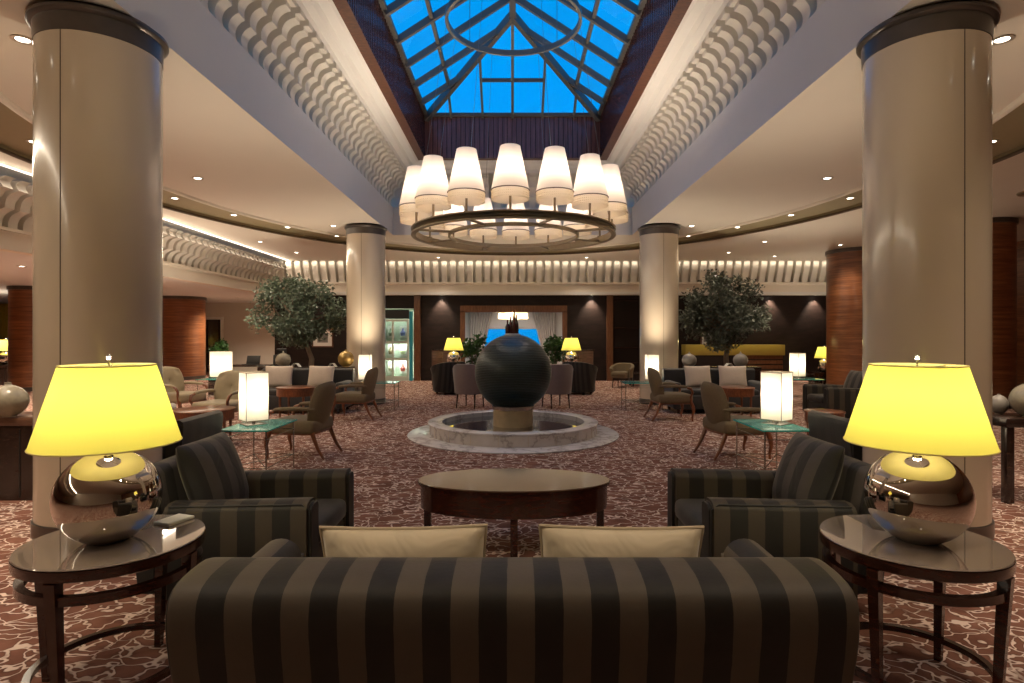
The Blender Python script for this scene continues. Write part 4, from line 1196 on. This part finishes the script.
# ---- lit display cabinet
dc = thing('display_cabinet', 'lit glass display cabinet with pale frames at the far left of the dark wall', 'display cabinet', ((VX0+VX1)/2, FY-.08, 0))
VW = VX1-VX0
b = new(); box(b, (0, .62, 1.2), (VW+.1, .04, 2.4)); obj('back_panel', b, plain('cabinet_back', (.55, .62, .50), .6, var=.02), dc, smooth=False)
b = new()
for x in (-VW/2-.02, VW/2+.02): box(b, (x, .36, 1.2), (.04, .5, 2.4))
box(b, (0, .36, 2.42), (VW+.08, .5, .04)); box(b, (0, .36, .05), (VW, .5, .1)); obj('case', b, 'pale', dc, smooth=False)
b = new()
for x in (-.50, -.17, .33): box(b, (x, 0, 1.02), (.06, .05, 2.0))
for z in (.12, .72, 1.27, 2.0): box(b, (-.08, 0, z), (.86, .045, .07))
obj('door_frame', b, 'pale', dc, smooth=False)
b = new(); box(b, (-.08, .01, 1.05), (.84, .006, 1.9)); obj('door_glass', b, 'clear', dc, smooth=False)
b = new(); box(b, (-.08, 0, 2.2), (.90, .06, .30)); obj('header', b, 'black', dc, smooth=False)
b = new(); box(b, (.43, .02, 1.15), (.11, .04, 2.3)); obj('side_glass', b, plain('teal_glass', (.05, .35, .45), .08), dc, smooth=False)
for z in (.74, 1.29):
    b = new(); box(b, (-.08, .34, z), (.84, .44, .02)); obj('shelf', b, 'clear', dc, smooth=False)
for x, z, c in ((.08, 1.62, (.25, .25, .55)), (.08, 1.0, (.75, .78, .45)), (.08, .42, (.65, .12, .10)), (-.33, 1.62, (.35, .4, .3)), (-.33, 1.0, (.30, .22, .12)), (-.33, .42, (.6, .55, .4))):
    b = new(); box(b, (x, .55, z), (.26, .02, .42)); pn = obj('display_card', b, 'paper', dc, smooth=False)
    b = new(); lathe(b, [(0, -.13), (.07, -.13), (.09, -.02), (.03, .06), (.03, .12), (0, .12)], (x, .45, z), 14); obj('object', b, plain('display_glaze', c, .4), pn)
d = bpy.data.lights.new('cabinet_light', 'AREA'); d.shape = 'RECTANGLE'; d.size = .7; d.size_y = .3; d.energy = 4.5; d.color = (.92, 1, .86); o = link('cabinet_light', d, dc); o.location = (-.05, .36, 2.38)
for z in (.70, 1.25):
    o = link('cabinet_light', d, dc); o.location = (-.05, .36, z)

# ---- pictures, counter, office furniture
def picture(label, x, z, w, h):
    t = thing('framed_picture', label, 'picture', (x, FY-.02, z))
    b = new()
    for s in (-1, 1): box(b, (s*(w/2-.02), 0, 0), (.04, .03, h)); box(b, (0, 0, s*(h/2-.02)), (w-.08, .03, .04))
    obj('frame', b, 'jamb', t, smooth=False)
    b = new(); box(b, (0, .004, 0), (w-.08, .012, h-.08)); obj('mount', b, 'paper', t, smooth=False)
    b = new(); box(b, (0, -.004, 0), (w*.5, .006, h*.5)); obj('print', b, 'art', t, smooth=False)
picture('pale framed picture on the dark wall behind the left tree', -6.30, 1.42, .70, .62)
picture('small pale framed picture behind the right tree trunk', 6.45, 1.40, .42, .46)
br = thing('bar_counter', 'slatted wooden counter with yellow lit ledge behind the right tree', 'counter', (6.75, 18.1, 0))
b = new(); box(b, (0, .0, 1.06), (3.0, .5, .32), .01); obj('ledge', b, plain('ochre_ledge', (.36, .27, .05), .5), br, label='ochre yellow ledge')
b = new(); box(b, (-.75, 0, .45), (1.45, .44, .90), .01); obj('side_panel', b, 'darkwall', br)
b = new(); box(b, (.75, .05, .45), (1.45, .36, .90)); obj('carcass', b, 'black', br, smooth=False)
for i in range(6):
    b = new(); box(b, (.75, -.15, .09+.15*i), (1.44, .03, .115), .004); obj('slat', b, 'jamb', br)
d = bpy.data.lights.new('counter_light', 'AREA'); d.shape = 'RECTANGLE'; d.size = 2.8; d.size_y = .05; d.energy = 2.4; d.color = (1, .82, .3); o = link('counter_light', d, br); o.location = (0, -.32, 1.32); o.rotation_euler = (R(-50), 0, 0)
dk = thing('office_desk', 'dark office desk in the corner near the wood clad column', 'desk', (-6.75, 14.8, 0))
b = new(); box(b, (0, 0, .75), (1.5, .6, .04), .005); obj('desk_top', b, 'darkwood', dk)
for s in (-1, 1):
    b = new(); box(b, (s*.71, 0, .365), (.04, .56, .73)); obj('side_panel', b, 'darkwood', dk, smooth=False)
lp = thing('laptop', 'black laptop open on the office desk', 'laptop', (-6.55, 14.75, .77), PI)
b = new(); box(b, (0, 0, .008), (.34, .24, .016), .003); obj('keyboard_base', b, 'black', lp)
b = new(); box(b, (0, -.17, .115), (.34, .012, .22), .003, RX(R(18))); obj('screen', b, 'black', lp)
oc2 = thing('office_chair', 'black office chair with headrest behind the office desk', 'chair', (-6.15, 15.45, 0), PI)
b = new(); box(b, (0, 0, .48), (.50, .48, .09), .035, seg=3); obj('seat', b, 'black', oc2)
b = new(); box(b, (0, -.25, .76), (.44, .06, .46), .025, RX(R(6)), 3); obj('backrest', b, 'black', oc2)
b = new(); box(b, (0, -.27, 1.09), (.27, .06, .13), .025, None, 3); tube(b, [(0, -.28, .95), (0, -.28, 1.07)], .015, 8); obj('headrest', b, 'black', oc2)
b = new(); tube(b, [(0, 0, .10), (0, 0, .45)], .028, 10); obj('gas_lift', b, 'steel', oc2)
for s in (-1, 1):
    b = new(); tube(b, [(s*.24, -.1, .48), (s*.29, -.05, .52), (s*.29, -.02, .66), (s*.29, .14, .67)], .018, 8); obj('armrest', b, 'black', oc2)
for k in range(5):
    a = 2*PI*k/5; b = new(); tube(b, [(0, 0, .12), (.28*math.cos(a), .28*math.sin(a), .06)], [.025, .015], 8); f = obj('foot', b, 'black', oc2)
    b = new(); bmesh.ops.create_uvsphere(b, u_segments=10, v_segments=6, radius=.028, matrix=Matrix.Translation((.28*math.cos(a), .28*math.sin(a), .029))); obj('caster', b, 'black', f)
# low black table and dark chair by the glazed bay
lt = thing('low_table', 'low black table before the dark glazed bay', 'table', (4.1, 17.6, 0))
b = new(); box(b, (0, 0, .40), (1.2, .6, .04), .005); obj('table_top', b, 'darkwood', lt)
for sx in (-1, 1):
    for sy in (-1, 1):
        b = new(); box(b, (sx*.55, sy*.25, .19), (.05, .05, .38)); obj('leg', b, 'black', lt, smooth=False)
make_tub('dark olive tub chair before the wooden post of the glazed bay', (3.15, 17.0, 0), R(150), 'olivefab', .33, .70, .55)
# drum pendant of the far room
pd = thing('pendant_lamp', 'wide cream drum pendant lit in the room beyond the opening', 'pendant lamp', (.02, 19.95, 2.05))
b = new(); lathe(b, [(.50, 0), (.50, .20)], n=48); obj('drum_shade', b, 'cream', pd)
b = new(); lathe(b, [(0, .01), (.49, .01)], n=48); obj('diffuser', b, 'cream', pd)
b = new(); tube(b, [(0, 0, .18), (0, 0, .50)], .01, 8); lathe(b, [(0, .485), (.06, .485), (.06, .498), (0, .498)], n=20); obj('stem', b, 'steel', pd)
bulb('bulb', 60, (1, .82, .45), pd, (0, 0, .10), .06)
d = bpy.data.lights.new('lounge_cove_light', 'AREA'); d.shape = 'RECTANGLE'; d.size = 3; d.size_y = .4; d.energy = 32; d.color = (1, .92, .85); o = link('lounge_cove_light', d); o.location = (0, 21.6, 2.53)
# pendant at the right edge
pr_ = thing('pendant_lamp', 'dark flat disc pendant hanging right of the large beige column', 'pendant lamp', (7.05, 8.0, 3.42))
b = new(); lathe(b, [(0, .0), (.16, .0), (.17, .02), (.16, .03), (0, .05)], n=32); obj('disc', b, 'bronze', pr_)
b = new(); tube(b, [(0, 0, .04), (0, 0, .50)], .012, 8); obj('rod', b, 'bronze', pr_)
b = new(); tube(b, [(0, 0, 0), (0, 0, -.85)], .012, 8); obj('drop', b, 'bronze', pr_)

# ================================================================== WORLD, CAMERA, VIEW
w = bpy.data.worlds.new('dusk'); S.world = w; w.use_nodes = True
bg = w.node_tree.nodes['Background']
bg.inputs[0].default_value = (.0, .335, .90, 1); bg.inputs[1].default_value = .55
cam = bpy.data.cameras.new('camera'); co = bpy.data.objects.new('camera', cam); COL.objects.link(co)
co.location = (0, 0, 1.5); co.rotation_euler = (PI/2, 0, 0)
cam.sensor_width = 36; cam.lens = 590/1024*36; cam.shift_y = -6/1024; cam.shift_x = -.5/1024
cam.clip_start = .05; cam.clip_end = 100
S.camera = co
S.view_settings.view_transform = 'Standard'; S.view_settings.look = 'None'
S.view_settings.exposure = 1.0; S.view_settings.gamma = 1.0; S.view_settings.use_curve_mapping = False
try:
    S.cycles.use_denoising = True; S.cycles.sample_clamp_indirect = 4.0; S.cycles.max_bounces = 10
    S.cycles.caustics_reflective = False; S.cycles.caustics_refractive = False
    S.cycles.transparent_max_bounces = 12
except Exception: pass
